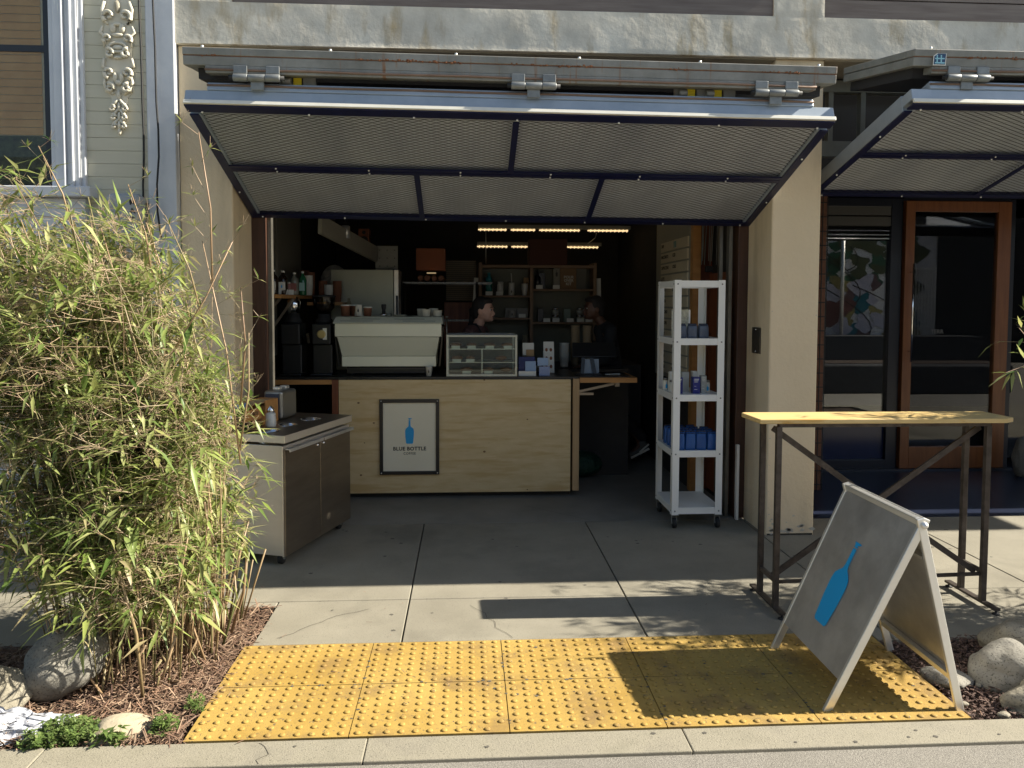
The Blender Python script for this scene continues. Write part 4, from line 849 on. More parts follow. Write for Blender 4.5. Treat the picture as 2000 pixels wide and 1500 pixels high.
jug('second dark brown jug just behind the front one on the wall shelf', -1.46, 6.17, zsh, .038, .19, ambg, paper, .35, (paper, blue), 'bottle', 'bottles on the wall shelf')
jug('small pink drink bottle between the dark jugs and the clear bottle', -1.445, 6.30, zsh, .022, .10, ping, paper, .6, None, 'bottle', 'bottles on the wall shelf')
jug('clear bottle with pink label and white cap on the wall shelf', -1.425, 6.42, zsh, .034, .185, clg, paper, .35, (ping, None), 'bottle', 'bottles on the wall shelf')
jug('green glass water bottle with white cap on the wall shelf', -1.385, 6.55, zsh, .032, .20, greg, paper, .35, (mat('aqua label', (.30, .48, .45), rough=.5), None), 'bottle', 'bottles on the wall shelf')
for i, lab in enumerate(('first', 'second', 'third', 'fourth')):
    x = -1.50+i*.028; y = 5.945+i*.10
    solo('price_tag', f'small white price tag on the wall shelf edge, {lab} from the front', 'price tag', MB().bar((x+.0, y, zsh), (x+.0, y+.012, zsh+.04), .062-.006*i, .002, (0, 1, 0)), paper, 'price tags on the wall shelf')
k = 0
for (x, y, hh, m_, lab) in ((-1.38, 6.75, 5, paper, 'stack of white paper cups behind the green bottle'), (-1.40, 6.95, 7, brownp, 'tall stack of brown cups at the back left of the wall shelf'), (-1.30, 7.0, 6, brownp, 'brown cup stack above the grinder hopper'), (-1.24, 6.95, 4, paper, 'short white cup stack beside the grinder hopper'), (-1.18, 7.05, 6, brownp, 'brown cup stack nearest the steel cabinet'), (-1.46, 7.0, 8, brownp, 'brown cup stack against the left wall')):
    cup(lab, x, y, 1.60 if x > -1.33 else zsh, .032, .10, m_, 'cup_stack', 'stacks of paper cups over the grinders', 1.25, None, hh, cat='cup stack')
t.part('rear_ledge', MB().box(-1.412, -1.10, 6.85, 7.15, 1.57, 1.598), orw)
solo('plastic_sack', 'crumpled pale plastic sack of cups on the shelf by the steel cabinet', 'bag', MB().ball((-1.24, 7.25, 1.78), .13, 10, (1, .6, 1.3)), mat('crumpled plastic', (.30, .29, .26), rough=.3, bump=1, bsc=14, bdist=.05))
t = T('steel_cabinet', 'tall brushed steel cabinet behind the espresso machine', 'cabinet', (-.95, 7.3, 0)); t.part('body', MB().box(-1.255, -.68, 7.15, 7.6, .01, 1.90), mat('dull steel sheet', (.30, .30, .23), (.36, .35, .27), 2, .4, .5), bev=.004)
t.part('door_edge', MB().box(-.675, -.635, 7.16, 7.5, .01, 1.90), steel, bev=.002); t.part('handle', MB().box(-.655, -.640, 7.13, 7.15, 1.30, 1.66), rubber)
t = T('brew_funnel', 'dull metal coffee dripper cone behind the cups on the machine', 'dripper', (-1.03, 6.75, 1.483)); t.part('cone', MB().lathe((-1.03, 6.75, 1.483), [(.05, 0), (.045, .03), (.012, .13), (.010, .15)], 18), mat('tan paper cone', (.20, .17, .10), rough=.6)); t.part('base', MB().lathe((-1.03, 6.75, 1.4825), [(.055, 0), (.052, .006)], 18), rubber)
t = T('perforated_beam', 'grey perforated steel beam running back along the ceiling', 'beam', (-1.0, 6.5, 2.0)); mb = MB(); a = at(625, 438, Y=5.85); b_ = at(735, 497, Y=7.2); mb.bar(a, b_, .03, .14, (0, 0, 1)); t.part('web', mb, inw)
mb = MB(); dd = (b_-a)
for k in range(14):
    c = a+dd*(.1+.065*k)
    for s in (-.035, .035): mb.ball(c+Vector((.0, -.017, s)), .007, 4)
t.part('hole', mb, rubber)
t = T('hanging_steel_sheet', 'thin perforated steel sheet hanging over the steel cabinet', 'metal sheet', (-.73, 7.3, 1.92)); t.part('sheet', MB().box(-.86, -.65, 7.28, 7.285, 1.905, 2.13), inw)
mb = MB()
for i in range(3):
    for j in range(3): mb.ball((-.82+i*.07, 7.278, 1.94+j*.075), .005, 4)
t.part('hole', mb, rubber)
t = T('wooden_speaker', 'small wooden loudspeaker hanging below the ceiling', 'loudspeaker', (-1.0, 7.5, 2.14)); t.part('cabinet', MB().box(-1.05, -.945, 7.5, 7.62, 2.145, 2.31), redw, bev=.004); t.part('woofer', MB().lathe((-.997, 7.499, 2.20), [(.04, 0), (.036, .004), (.012, -.006), (.001, .002)], 20, ax=(0, -1, 0)), rubber); t.part('tweeter', MB().lathe((-.997, 7.499, 2.275), [(.018, 0), (.016, .004), (.001, .002)], 14, ax=(0, -1, 0)), rubber)
t = T('pendant_spotlight', 'short silver cylinder lamp hanging above the grinders', 'lamp', (-1.0, 6.4, 2.12)); t.part('housing', MB().lathe((-1.0, 6.4, 2.125), [(.038, 0), (.038, .10), (.03, .105)], 20), alu); t.part('rod', MB().tube([(-1.0, 6.4, 2.23), (-1.0, 6.4, 2.75)], .006, 6), rubber)
# hanging amber box with tubes, wire rack
t = T('wire_rack', 'black wire rack shelf behind the espresso machine', 'rack', (-.35, 7.6, 1.0)); mb = MB()
for z in (1.79, 1.42):
    for k in range(14): mb.bar((-.62+k*.065, 7.45, z), (-.62+k*.065, 7.85, z), .004, .004)
    mb.bar((-.63, 7.45, z), (.25, 7.45, z), .008, .012); mb.bar((-.63, 7.85, z), (.25, 7.85, z), .008, .012)
for x in (-.63, .10):
    for y in (7.45, 7.85): mb.tube([(x, y, 0), (x, y, 1.8)], .011, 6)
t.part('wires', mb, mat('dark chrome wire', (.12, .12, .11), rough=.3, metal=.8))
carton('rust brown cardboard box with a taped seam on the wire rack', -.355, 7.7, 1.915, .285, .25, .215, mat('rust brown card', (.24, .07, .025), (.30, .09, .035), 5, .7), 0, name='cardboard_box')
for i in range(4):
    c = Vector((-.45+i*.066, 7.5, 1.835)); t = T('cardboard_tube', f'cardboard tube lying end-on below the rust brown box, {["leftmost", "second from left", "third from left", "rightmost"][i]}', 'tube', c-Vector((0, 0, .03)), 'cardboard tubes on the wire rack'); t.part('tube', MB().lathe(c, [(.031, 0), (.033, .3), (.028, .3), (.026, 0)], 20, cap=False, ax=(0, 1, 0)), kraft); t.part('end_cap', MB().lathe(c+Vector((0, .01, 0)), [(.026, 0), (.026, .004)], 16, ax=(0, 1, 0)), brownp)
solo('strip_lamp_shade', 'small warm lit lamp under the rust brown box', 'lamp', MB().box(-.39, -.30, 7.50, 7.53, 1.880, 1.892), mat('dim lamp', (.6, .5, .35), emit=(1, .72, .38), emis=.12), bev=.003)
t = T('roller_shutter', 'pale ribbed panel on the back wall left of the wooden shelves', 'panel', (-.04, 8.2, 1.2)); mb = MB()
for k in range(20): mb.box(-.22, .10, 8.2, 8.215, 1.62+k*.0215, 1.62+k*.0215+.017)
t.part('ribs', mb, mat('ribbed tan panel', (.20, .165, .11), rough=.7))
solo('lower_door_panel', 'dark reddish wooden panel behind the woman', 'panel', MB().box(-.24, .08, 8.2, 8.22, .9, 1.60), redw)
# back shelf unit
SX0, SX1, SY = .126, 1.372, 8.0
t = T('wall_shelving', 'wooden wall shelving with drinkware and boxes on the back wall', 'shelving', (.75, SY+.12, .9))
wd_ = mat('shelf fir', (.20, .12, .065), (.26, .16, .09), 5, .6)
mb = MB().box(SX0, SX0+.035, SY, SY+.28, .90, 2.02).box(SX1-.035, SX1, SY, SY+.28, 1.2, 2.02).box(SX0+.035, SX1-.035, SY+.002, SY+.28, 1.965, 1.995).box(.665, .70, SY+.003, SY+.28, .90, 1.965)
t.part('frame', mb, wd_, bev=.002)
t.part('shelf', MB().box(SX0+.035, .665, SY+.004, SY+.28, 1.655, 1.675), wd_); t.part('shelf', MB().box(SX0+.035, .665, SY+.004, SY+.28, 1.42, 1.44), wd_)
t.part('shelf', MB().box(.70, SX1-.035, SY+.004, SY+.28, 1.725, 1.745), wd_); t.part('shelf', MB().box(.70, SX1-.035, SY+.004, SY+.28, 1.375, 1.395), wd_)
t.part('back_board', MB().box(SX0+.035, SX1-.035, SY+.25, SY+.262, .95, 1.965), mat('shelf back panel', (.13, .13, .09), (.17, .165, .115), 3, .6))
za, zb, zd, ze = 1.676, 1.441, 1.746, 1.396
Ys = SY+.08
def tumb(label, x, z, r, h, m_, cap=None, straw=0, emb=1, taper=1.1):
    t = T('tumbler', label, 'tumbler', (x, Ys, z), 'drinkware on the back shelves'); t.part('body', MB().lathe((x, Ys, z), [(r*.9, 0), (r, .01), (r*taper, h*.9), (r*taper*.95, h)], 18), m_)
    if cap: t.part('lid', MB().lathe((x, Ys, z+h), [(r*taper, 0), (r*taper, .018), (r*.8, .024)], 18), cap)
    if straw: t.part('straw', MB().tube([(x, Ys, z+h), (x-.004, Ys, z+h+.10)], .006, 8), m_)
    if emb: mb = MB(); bottle(mb, (x, Ys-r*1.08-.001, z+h*(.2 if straw else .5)), (1, 0, 0), (0, 0, 1), .035, .0005); t.part('bottle_emblem', mb, ink)
tp = mat('white tumbler', (.58, .56, .50), rough=.35)
t = T('filter_bottle', 'teal cold brew bottle at the left end of the upper shelf', 'bottle', (.235, Ys, za)); t.part('body', MB().lathe((.235, Ys, za), [(.034, 0), (.034, .14), (.03, .15)], 18), mat('teal glass', (.05, .22, .20), rough=.15)); t.part('cap', MB().lathe((.235, Ys, za+.15), [(.038, 0), (.036, .03), (.018, .05), (.014, .085), (.016, .09)], 18), teal)
tumb('plain white flask with a domed lid beside the teal bottle', .355, za, .032, .12, tp, tp, 0, 0)
tumb('tall white tumbler with a straw on the upper left shelf', .475, za, .030, .135, tp, None, 1)
tumb('white tapered tumbler without lid right of the straw tumbler', .625-.01, za, .026, .125, tp, None, 0, 1, 1.35)
carton('tall tan carton with a tumbler print at the right of the upper left shelf', .645, Ys+.10, za, .07, .06, .19, kraft, 0, mark=1)
for i, (x, z, lab) in enumerate(((.235, za, 'white card below the teal bottle'), (.345, za, 'white card below the plain flask'), (.585, zb, 'white card beside the mug box'), (.765, zd, 'white card below the dark bottle'), (.945, zd, 'white card below the slim carton'), (.845, ze, 'leftmost white card on the lower right shelf'), (.945, ze, 'white card below the first tin stack'), (1.095, ze, 'white card below the green carton'), (1.205, ze, 'white card below the second tin stack'), (1.295, ze, 'rightmost white card on the lower right shelf'))):
    solo('price_card', lab, 'price card', MB().box(x-.036, x+.036, SY+.012, SY+.014, z, z+.04), paper, 'white price cards on the back shelves')
carton('pale mug box at the middle of the lower left shelf', .47, Ys+.05, zb, .12, .07, .10, mat('mug box', (.24, .23, .20), rough=.6), 0); carton('pale mug box at the right of the lower left shelf', .595, Ys+.06, zb, .12, .07, .10, mat('mug box', (.24, .23, .20), rough=.6), 0)
cup('round white mug with a bottle mark in front of the mug boxes', .48, Ys-.02, zb, .035, .075, tp, 'mug', None, .92, None, 1, 1)
t = T('press_pot', 'dark brewing bottle with a thin neck on the upper right shelf', 'bottle', (.755, Ys, zd)); t.part('body', MB().lathe((.755, Ys, zd), [(.03, 0), (.03, .12), (.01, .14), (.006, .21)], 16), blackp)
carton('dark slim carton beside the dark brewing bottle', .80, Ys+.05, zd, .07, .06, .17, blackp, 0)
carton('slim grey carton with a bottle mark on the upper right shelf', .955, Ys+.02, zd, .07, .06, .24, mat('putty card', (.24, .22, .17), rough=.6), 0, mark=1)
o = carton('brown carton lettered POUR OVER KIT on the upper right shelf', 1.08, Ys+.03, zd, .175, .06, .235, mat('toffee card', (.20, .11, .04), rough=.6), 0)
mb = MB()
for i, s_ in enumerate(('POUR', 'OVER', 'KIT')): mb.text(s_, .04, (1.085, Ys-.001, zd+.125-i*.036), (1, 0, 0), (0, 0, 1), .0008, .0004, .0006)
lt = mb.build('lettering', paper, o, o.location)
carton('dark putty carton at the right end of the upper right shelf', 1.225, Ys+.05, zd, .11, .06, .235, mat('dark putty card', (.13, .12, .09), rough=.6), 0)
for x, lab in ((.945, 'first stack of two metal tins on the lower right shelf'), (1.205, 'second stack of two metal tins on the lower right shelf')):
    t = T('tin_stack', lab, 'tins', (x, Ys, ze)); mb = MB()
    for k in range(2): t.part('tin', MB().lathe((x, Ys, ze+k*.075), [(.034, 0), (.034, .055)], 18), mat('tin label', (.34, .33, .28), rough=.4)); t.part('lid', MB().lathe((x, Ys, ze+k*.075+.055), [(.036, 0), (.036, .018)], 18), chrome)
for x, wd2, m_, lab in ((.79, .06, blackp, 'black carton at the left of the lower right shelf'), (1.075, .07, mat('pale green card', (.22, .27, .22), rough=.6), 'pale green carton in the middle of the lower right shelf'), (1.27, .05, mat('mug box', (.24, .23, .20), rough=.6), 'narrow pale carton on the lower right shelf'), (1.315, .045, mat('putty card', (.2, .2, .2), rough=.6), 'putty carton at the right end of the lower right shelf')):
    carton(lab, x, Ys+.05, ze, wd2, .06, .14, m_, 0)
solo('cardboard_box', 'large dark brown cardboard box on top of the wall shelving', 'box', MB().box(.66, 1.06, SY+.02, SY+.28, 1.998, 2.27), mat('dark brown card', (.075, .025, .014), rough=.8), bev=.003)
for s_, x in (('left', .08), ('right', 1.41)):
    solo('tea_towel', f'white cloth hanging at the {s_} side of the wall shelving', 'towel', MB().bar((x, SY+.05, 1.50 if s_ == 'right' else 1.46), (x+(.02 if s_ == 'left' else -.01), SY+.05, 1.86), .045, .012), paper)
# back counter items
solo('back_counter', 'low dark back counter along the rear wall', 'counter', MB().box(.12, 1.8, 7.75, 8.6, 0, .96), darki)
for x, lab in ((.50, 'left of the two tan paper cups on the back counter'), (.61, 'right of the two tan paper cups on the back counter, with a bottle mark')):
    cup(lab, x, 7.9, .961, .045, .30, mat('tan cup', (.26, .22, .14), rough=.6), 'carafe', 'tan carafes on the back counter', .65, None, 1, x > .55)
for x, n2, lab in ((1.14, 9, 'left tall stack of kraft paper cups on the back counter'), (1.27, 9, 'right tall stack of kraft paper cups on the back counter')):
    cup(lab, x*.93, 7.4, .99, .036, .10, mat('kraft cup', (.40, .30, .18), rough=.7), 'cup_stack', 'tall cup stacks near the till', 1.25, None, 17, cat='cup stack')
cup('stack of white paper cups left of the kraft cup stacks', .93, 7.2, .99, .038, .10, paper, 'cup_stack', None, 1.2, None, 8, cat='cup stack')
solo('till_counter', 'dark counter carrying the cup stacks and till', 'counter', MB().box(.55, 1.5, 6.95, 7.6, 0, .988), darki)
cup('short white bowl beside the menu stand', .60, 6.7, .993, .05, .045, wcup, 'bowl', None, 1.3)
cup('crumpled white cup stack right of the menu stand', .72, 6.75, .993, .035, .10, paper, 'cup_stack', None, 1.2, None, 5, cat='cup stack')
# pastry case
t = T('pastry_case', 'glass pastry case with a cream frame on the counter', 'display case', (.13, 6.4, .993))
PX0, PX1, PZ0, PZ1, PY0, PY1 = -.165, .415, .994, 1.335, 6.22, 6.62
mb = MB(); e = .018
for (a, c) in (((PX0, PY0), (PX0+e, PY0+e)), ((PX1-e, PY0), (PX1, PY0+e)), ((PX0, PY1-e), (PX0+e, PY1)), ((PX1-e, PY1-e), (PX1, PY1))): mb.box(a[0], c[0], a[1], c[1], PZ0+e, PZ1-e)
for z in (PZ0, PZ1-e): mb.box(PX0, PX1, PY0-.001, PY0+e, z, z+e).box(PX0, PX1, PY1-e, PY1+.001, z, z+e).box(PX0, PX0+e, PY0+e, PY1-e, z, z+e).box(PX1-e, PX1, PY0+e, PY1-e, z, z+e)
t.part('frame', mb, mat('cream metal frame', (.62, .60, .46), rough=.4), bev=.002)
t.part('pane', MB().box(PX0+e, PX1-e, PY0+.006, PY0+.009, PZ0+e, PZ1-e), caseg)
t.part('tray_shelf', MB().box(PX0+e, PX1-e, PY0+.03, PY1-e, 1.215, 1.219), aluedge); t.part('tray_shelf', MB().box(PX0+e, PX1-e, PY0+.03, PY1-e, 1.105, 1.108), aluedge)
t.part('divider', MB().box(.125, .13, PY0+.04, PY1-.02, 1.012, 1.214), aluedge); t.part('back_panel', MB().box(PX0+e, PX1-e, PY1-e-.004, PY1-e, PZ0+e, PZ1-e), mat('case back', (.13, .14, .09), rough=.4))
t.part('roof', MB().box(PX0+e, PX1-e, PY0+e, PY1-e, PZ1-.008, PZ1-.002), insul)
pastm = mat('golden pastry', (.34, .16, .05), (.20, .08, .03), 30, .6, bump=.5, bsc=40)
names = []; PW = {1.22: ['far left end', 'left of centre', 'right of centre', 'far right end'], 1.109: ['left end', 'centre left', 'right side'], 1.013: ['left half', 'just right of the divider', 'right end']}
for k, (x, z, sx) in enumerate(((-.09, 1.22, .05), (.04, 1.22, .045), (.19, 1.22, .05), (.34, 1.22, .05), (-.08, 1.109, .05), (.03, 1.109, .04), (.29, 1.109, .05), (.0, 1.013, .055), (.18, 1.013, .05), (.33, 1.013, .05))):
    row = {1.22: 'top', 1.109: 'middle', 1.013: 'bottom'}[z]; names.append(row); kk = names.count(row)
    solo('pastry', f'golden brown pastry on the {row} row of the glass case, {PW[z][kk-1]}', 'pastry', MB().ball((x, 6.42, z+.022), 1, 7, (sx, .05, .022)), pastm, 'pastries in the glass case')
    if k not in (6, 9): solo('pastry_tag', f'white name tag in the glass case, {row} row, {PW[z][kk-1]}', 'name tag', MB().box(x-.035, x+.035, 6.262, 6.264, z+.0005, z+.024), paper, 'name tags in the pastry case')
# leaflets, gift cards, till
def stand(name, label, u0, v0, u1, v1, Y, m_, cat, lean=.03, prints=0):
    a = at(u0, v1, Y=Y); c = at(u1, v0, Y=Y); t = T(name, label, cat, ((a.x+c.x)/2, Y, a.z)); z0_ = max(a.z, .994)
    t.part('card', MB().add([(a.x, Y, z0_), (c.x, Y, z0_), (c.x, Y+lean, c.z), (a.x, Y+lean, c.z), (a.x, Y+.012, z0_), (c.x, Y+.012, z0_), (c.x, Y+lean+.01, c.z), (a.x, Y+lean+.01, c.z)], [(0, 1, 2, 3), (5, 4, 7, 6), (3, 2, 6, 7), (0, 4, 5, 1), (0, 3, 7, 4), (1, 5, 6, 2)]), m_)
    if prints:
        mb = MB()
        for k in range(3):
            for j in range(2): 
                x = a.x+(c.x-a.x)*(.28+.42*j); f = .2+.27*k; z = z0_+(c.z-z0_)*f; mb.ball((x, Y+lean*f-.003, z), 1, 4, (.012, .002, .016))
        t.part('picture', mb, mat('photo brown', (.25, .1, .05), rough=.6))
    return t
stand('menu_stand', 'tall white stand card with small pastry pictures right of the pastry case', 1062, 668, 1083, 728, 6.5, paper, 'menu card', .05, 1)
stand('leaflet_holder', 'white leaflet holder with a brown picture beside the pastry case', 1021, 670, 1043, 694, 6.45, paper, 'leaflet holder', .02, 0)
stand('leaflet', 'white leaflet with brown photo in front of the leaflet holder', 1028, 683, 1043, 696, 6.43, kraft, 'leaflet', .01)
stand('card_box', 'low white box at the corner of the pastry case', 1013, 725, 1047, 738, 6.26, paper, 'box', .0)
stand('gift_pack', 'navy gift pack behind the low white box', 1013, 697, 1045, 724, 6.32, mat('navy card', (.01, .02, .12), rough=.5), 'pack', .01)
stand('gift_card_stack', 'pale blue gift cards with a bottle mark fanned above the low white box', 1026, 706, 1047, 725, 6.29, mat('pale blue card', (.30, .40, .55), rough=.5), 'cards', .02)
stand('gift_pouch', 'pale blue pouch with a flap beside the gift cards', 1050, 699, 1071, 714, 6.30, mat('pale blue card', (.30, .40, .55), rough=.5), 'pouch', .01)
stand('gift_box', 'lavender blue box in a clear tray beside the gift cards', 1053, 716, 1074, 735, 6.28, mat('lavender card', (.26, .32, .50), rough=.5), 'box', .0)
t = T('till_screen', 'black tablet till seen from behind on a V-shaped stand', 'till', (1.05, 6.45, .994)); t.part('screen', MB().add([(.90, 6.42, 1.14), (1.28, 6.42, 1.14), (1.27, 6.50, 1.26), (.91, 6.50, 1.26), (.90, 6.44, 1.13), (1.28, 6.44, 1.13), (1.27, 6.52, 1.25), (.91, 6.52, 1.25)], [(0, 1, 2, 3), (5, 4, 7, 6), (3, 2, 6, 7), (0, 4, 5, 1), (0, 3, 7, 4), (1, 5, 6, 2)]), blackp, bev=.004); t.part('stand', MB().bar((.98, 6.4, .994), (1.00, 6.45, 1.17), .03, .01, (0, 1, 0)).bar((1.09, 6.4, .994), (1.06, 6.45, 1.17), .03, .01, (0, 1, 0)).box(.93, 1.14, 6.36, 6.5, .994, 1.0), blackp)
t.part('receipt', MB().add([(1.0, 6.43, 1.0), (1.13, 6.43, 1.0), (1.13, 6.45, 1.12), (1.0, 6.45, 1.12)], [(0, 1, 2, 3)]), mat('steel blue sheet', (.22, .27, .33), rough=.3))
solo('pen', 'thin white pen lying on the dark counter by the till', 'pen', MB().bar((1.17, 6.35, .998), (1.30, 6.37, .998), .012, .006), paper)
# menu board on the right wall
MY = 1.897
t = T('menu_board', 'letter board menu of cream strips in two columns on the right wall', 'menu board', (1.9, 6.9, 1.0))
t.part('board', MB().box(MY, 1.919, 6.42, 7.55, .9, 2.9), mat('board grey', (.34, .33, .27), rough=.5))
L_ = ['DRIP', 'MACCHIATO', 'CAPPUCCINO', 'LATTE', 'MOCHA', 'HOT TEA', 'AMERICANO', 'POUR OVER', 'AU LAIT', 'CHAI', 'COCOA', 'STEAMER']; R_ = ['', 'ICED', 'COLD', '', 'SPARKLING', '', 'NOLA', 'JUICE', 'MATCHA', 'SODA', '', 'WATER']
s1_, s2_ = MB(), MB(); tx = MB()
for k in range(12):
    z = 2.175-k*.104
    s1_.box(MY-.012, MY-.002, 6.935, 7.33, z-.088, z); s2_.box(MY-.014, MY-.002, 6.43, 6.925, z-.088, z)
    if L_[k]: tx.text(L_[k], .042, (MY-.012, 7.31, z-.035), (0, -1, 0), (0, 0, 1), .0006, .0004, .001, 'LEFT')
    if R_[k]: tx.text(R_[k], .042, (MY-.014, 6.90, z-.035), (0, -1, 0), (0, 0, 1), .0006, .0004, .001, 'LEFT')
st_ = mat('menu strip', (.66, .58, .42), (.72, .64, .47), 3, .6)
t.part('left_strips', s1_, st_); t.part('right_strips', s2_, st_); t.part('lettering', tx, ink)
t.part('blue_mark', MB().box(MY-.0165, MY-.0142, 6.79, 6.87, 2.105, 2.16), teal)
# dark cupboard by the entrance with hanging rods
t = T('hanging_rods', 'bunch of thin grey rods hanging in the dark cupboard right of the menu', 'rods', (2.02, 6.2, 1.9)); mb = MB()
for k, x in enumerate((1.95, 1.965, 1.99, 2.01, 2.03, 2.05, 2.075)): mb.tube([(x+.01, 6.25, 2.6), (x-.008*(k % 3), 6.25, 1.92+.03*(k % 2))], .004, 5)
t.part('rods', mb, galv); t.part('hanger_box', MB().box(1.985, 2.04, 6.22, 6.27, 1.86, 1.91), rubber)
t = T('door_handle_plate', 'dark inner door with steel knobs behind the white trolley', 'door', (2.05, 6.0, 0)); t.part('leaf', MB().box(2.062, 2.09, 5.75, 6.38, .02, 1.85), redw); t.part('handle', MB().tube([(2.01, 5.9, .94), (2.06, 5.9, .94)], .012, 8).tube([(2.01, 5.9, .84), (2.06, 5.9, .84)], .012, 8), chrome)
# ceiling lamp rows
def lamprow(u0, u1, v, Y, lab, gaps):
    a = at(u0, v, Y=Y); c = at(u1, v, Y=Y); t = T('louvre_light', lab, 'ceiling light', ((a.x+c.x)/2, Y, a.z), 'warm louvred ceiling lights'); mb = MB(); hs = MB(); n_ = int((c.x-a.x)/.045)
    for k in range(n_):
        x = a.x+k*.045
        if any(g0 < x < g1 for g0, g1 in gaps): continue
        mb.box(x, x+.042, Y, Y+.05, a.z, a.z+.011); mb.tube([(x+.03, Y-.004, a.z+.016), (x+.024, Y-.006, a.z-.014)], .005, 5)
    hs.box(a.x, c.x, Y+.004, Y+.05, a.z+.02, a.z+.06)
    t.part('tube', mb, warm); t.part('housing', hs, inw)
lamprow(934, 1232, 449, 8.4, 'upper row of warm louvred ceiling lights at the back', ((.42, .45), (.75, .78), (1.24, 1.33)))
lamprow(932, 1175, 482, 9.0, 'lower row of warm louvred ceiling lights beyond the cardboard box', ((.46, .49),))
solo('lamp_cord', 'thin white cord hanging from the back ceiling lights', 'cord', MB().tube([at(1165, 455, Y=8.5), at(1163, 464, Y=8.5), at(1156, 470, Y=8.5), at(1148, 476, Y=8.5)], .004, 5).tube([at(949, 450, Y=8.3), at(949, 515, Y=8.3)], .004, 5), paper)
# ------------------------------------------------------------------ people
def capsules(parts, name, m_, parent, loc, vox):
    mb = MB()
    for q in parts:
        if len(q) == 3 and isinstance(q[2], tuple): mb.ball(q[0], q[1], 10, q[2]); continue
        a, c, ra, rb = Vector(q[0]), Vector(q[1]), q[2], q[3]
        if (a-c).length < 1e-4: mb.ball(a, ra, 10); continue
        mb.tube([a, c], [ra, rb], 14); mb.ball(a, ra, 8); mb.ball(c, rb, 8)
    o = mb.build(name, m_, parent, loc, smooth=True); r = o.modifiers.new('remesh', 'REMESH'); r.mode = 'VOXEL'; r.voxel_size = vox; r.use_smooth_shade = True
    s_ = o.modifiers.new('smooth', 'SMOOTH'); s_.factor = .5; s_.iterations = 4; return o
def rotz(p, a, c): x, y = p[0]-c[0], p[1]-c[1]; return Vector((c[0]+x*math.cos(a)-y*math.sin(a), c[1]+x*math.sin(a)+y*math.cos(a), p[2]))
def person(label, x, y, H, yaw, sk, top, leg, armf, headtilt=0, lean=0, apron=None, step=0, ponytail=0, sneakers=0):
    # local frame: +X is the way the person faces
    t = T('person', label, 'person', (0, 0, 0)); s = H/1.70
    def P(px, py, pz): return Vector((px*s+lean*max(0, pz-.9)*s, py*s, pz*s))
    hd = P(.03+headtilt, 0, 1.585); ne = P(-.005, 0, 1.43)
    B = [(P(0, 0, 1.38), P(0, 0, 1.20), .085*s, .105*s), (P(.0, .10, 1.36), P(.0, -.10, 1.36), .065*s, .065*s), (P(0, 0, 1.20), P(0, 0, .98), .10*s, .11*s), (P(0, .07, 1.15), P(0, -.07, 1.15), .08*s, .08*s), (P(0, .06, .95), P(0, -.06, .95), .10*s, .10*s), (ne-Vector((0, 0, .04*s)), hd-Vector((.01*s, 0, .05*s)), .052*s, .048*s)]
    B += [(hd, s, (.094, .074, .112)), (hd+Vector((.045*s, 0, -.055*s)), s, (.048, .052, .058)), (hd+Vector((.078*s, 0, -.088*s)), s, (.020, .022, .020)), (hd+Vector((.092*s, 0, -.012*s)), hd+Vector((.106*s, 0, -.038*s)), .009*s, .012*s), (hd+Vector((.086*s, 0, -.058*s)), s, (.014, .024, .009)), (hd+Vector((.080*s, 0, .018*s)), s, (.016, .055, .012)), (hd+Vector((.075*s, .03*s, -.03*s)), s, (.02, .02, .02)), (hd+Vector((.075*s, -.03*s, -.03*s)), s, (.02, .02, .02))]
    for q in (-1, 1): B.append((hd+Vector((-.008*s, q*.076*s, -.012*s)), s, (.018, .010, .028)))
    sl, tr = [], []; T0 = [(P(0, 0, 1.37), P(0, 0, 1.18), .098*s, .118*s), (P(-.005, .12, 1.375), P(-.005, -.12, 1.375), .072*s, .072*s), (P(0, 0, 1.18), P(0, 0, .93), .115*s, .125*s), (P(0, .08, 1.15), P(0, -.08, 1.15), .09*s, .09*s), (P(0, .07, .95), P(0, -.07, .95), .11*s, .11*s)]
    hands = []
    for q, (ex, ez, hx, hz) in zip((1, -1), armf):
        sh = P(0, q*.175, 1.37); el = P(ex, q*.22, ez); wr = P(hx, q*.16, hz); B += [(sh, el, .05*s, .038*s), (el, wr, .038*s, .026*s)]; T0 += [(sh, el, .062*s, .052*s), (el, el.lerp(wr, .55), .052*s, .044*s)]
        d = (wr-el).normalized(); pc = wr+d*.05*s; B.append((wr, pc, .026*s, .030*s)); sd = Vector((0, q, 0)); up = d.cross(sd).normalized()
        for k in range(4):
            b0 = pc+d*.035*s+sd*(.030-.020*k)*s; b1 = b0+d*(.030, .034, .032, .024)[k]*s+up*.006*s*q; b2 = b1+(d*.8-up*.6*q)*.026*s; B += [(b0-d*.03*s, b1, .0098*s, .009*s), (b1, b2, .009*s, .0078*s)]
        B += [(wr+d*.02*s-sd*.02*s, pc-sd*.050*s, .011*s, .0105*s), (pc-sd*.050*s, pc-sd*.055*s+d*.03*s, .0105*s, .009*s)]
    for q in (1, -1):
        f = step*q; hp = P(0, q*.09, .92); kn = P(.04+f*.18+(.06 if f > 0 else 0), q*.09, .50+(.03 if f < 0 else 0)); an = P(f*.34-(.08 if f < 0 else 0), q*.09, .09+(.14 if f < 0 else 0)); toe = an+(P(.16, 0, -.05) if f >= 0 else P(.10, 0, -.13))
        B += [(hp, kn, .082*s, .055*s), (kn, an, .054*s, .035*s), (an, toe, .036*s, .028*s)]; tr += [(hp, kn, .098*s, .072*s), (kn, an+Vector((0, 0, .05*s)), .068*s, .058*s)]
        sl.append([(an+Vector((-.03*s, 0, -.035*s)), toe, .045*s, .035*s), (an, an+Vector((0, 0, -.03*s)), .045*s, .045*s), (toe, toe, .037*s, .037*s)])
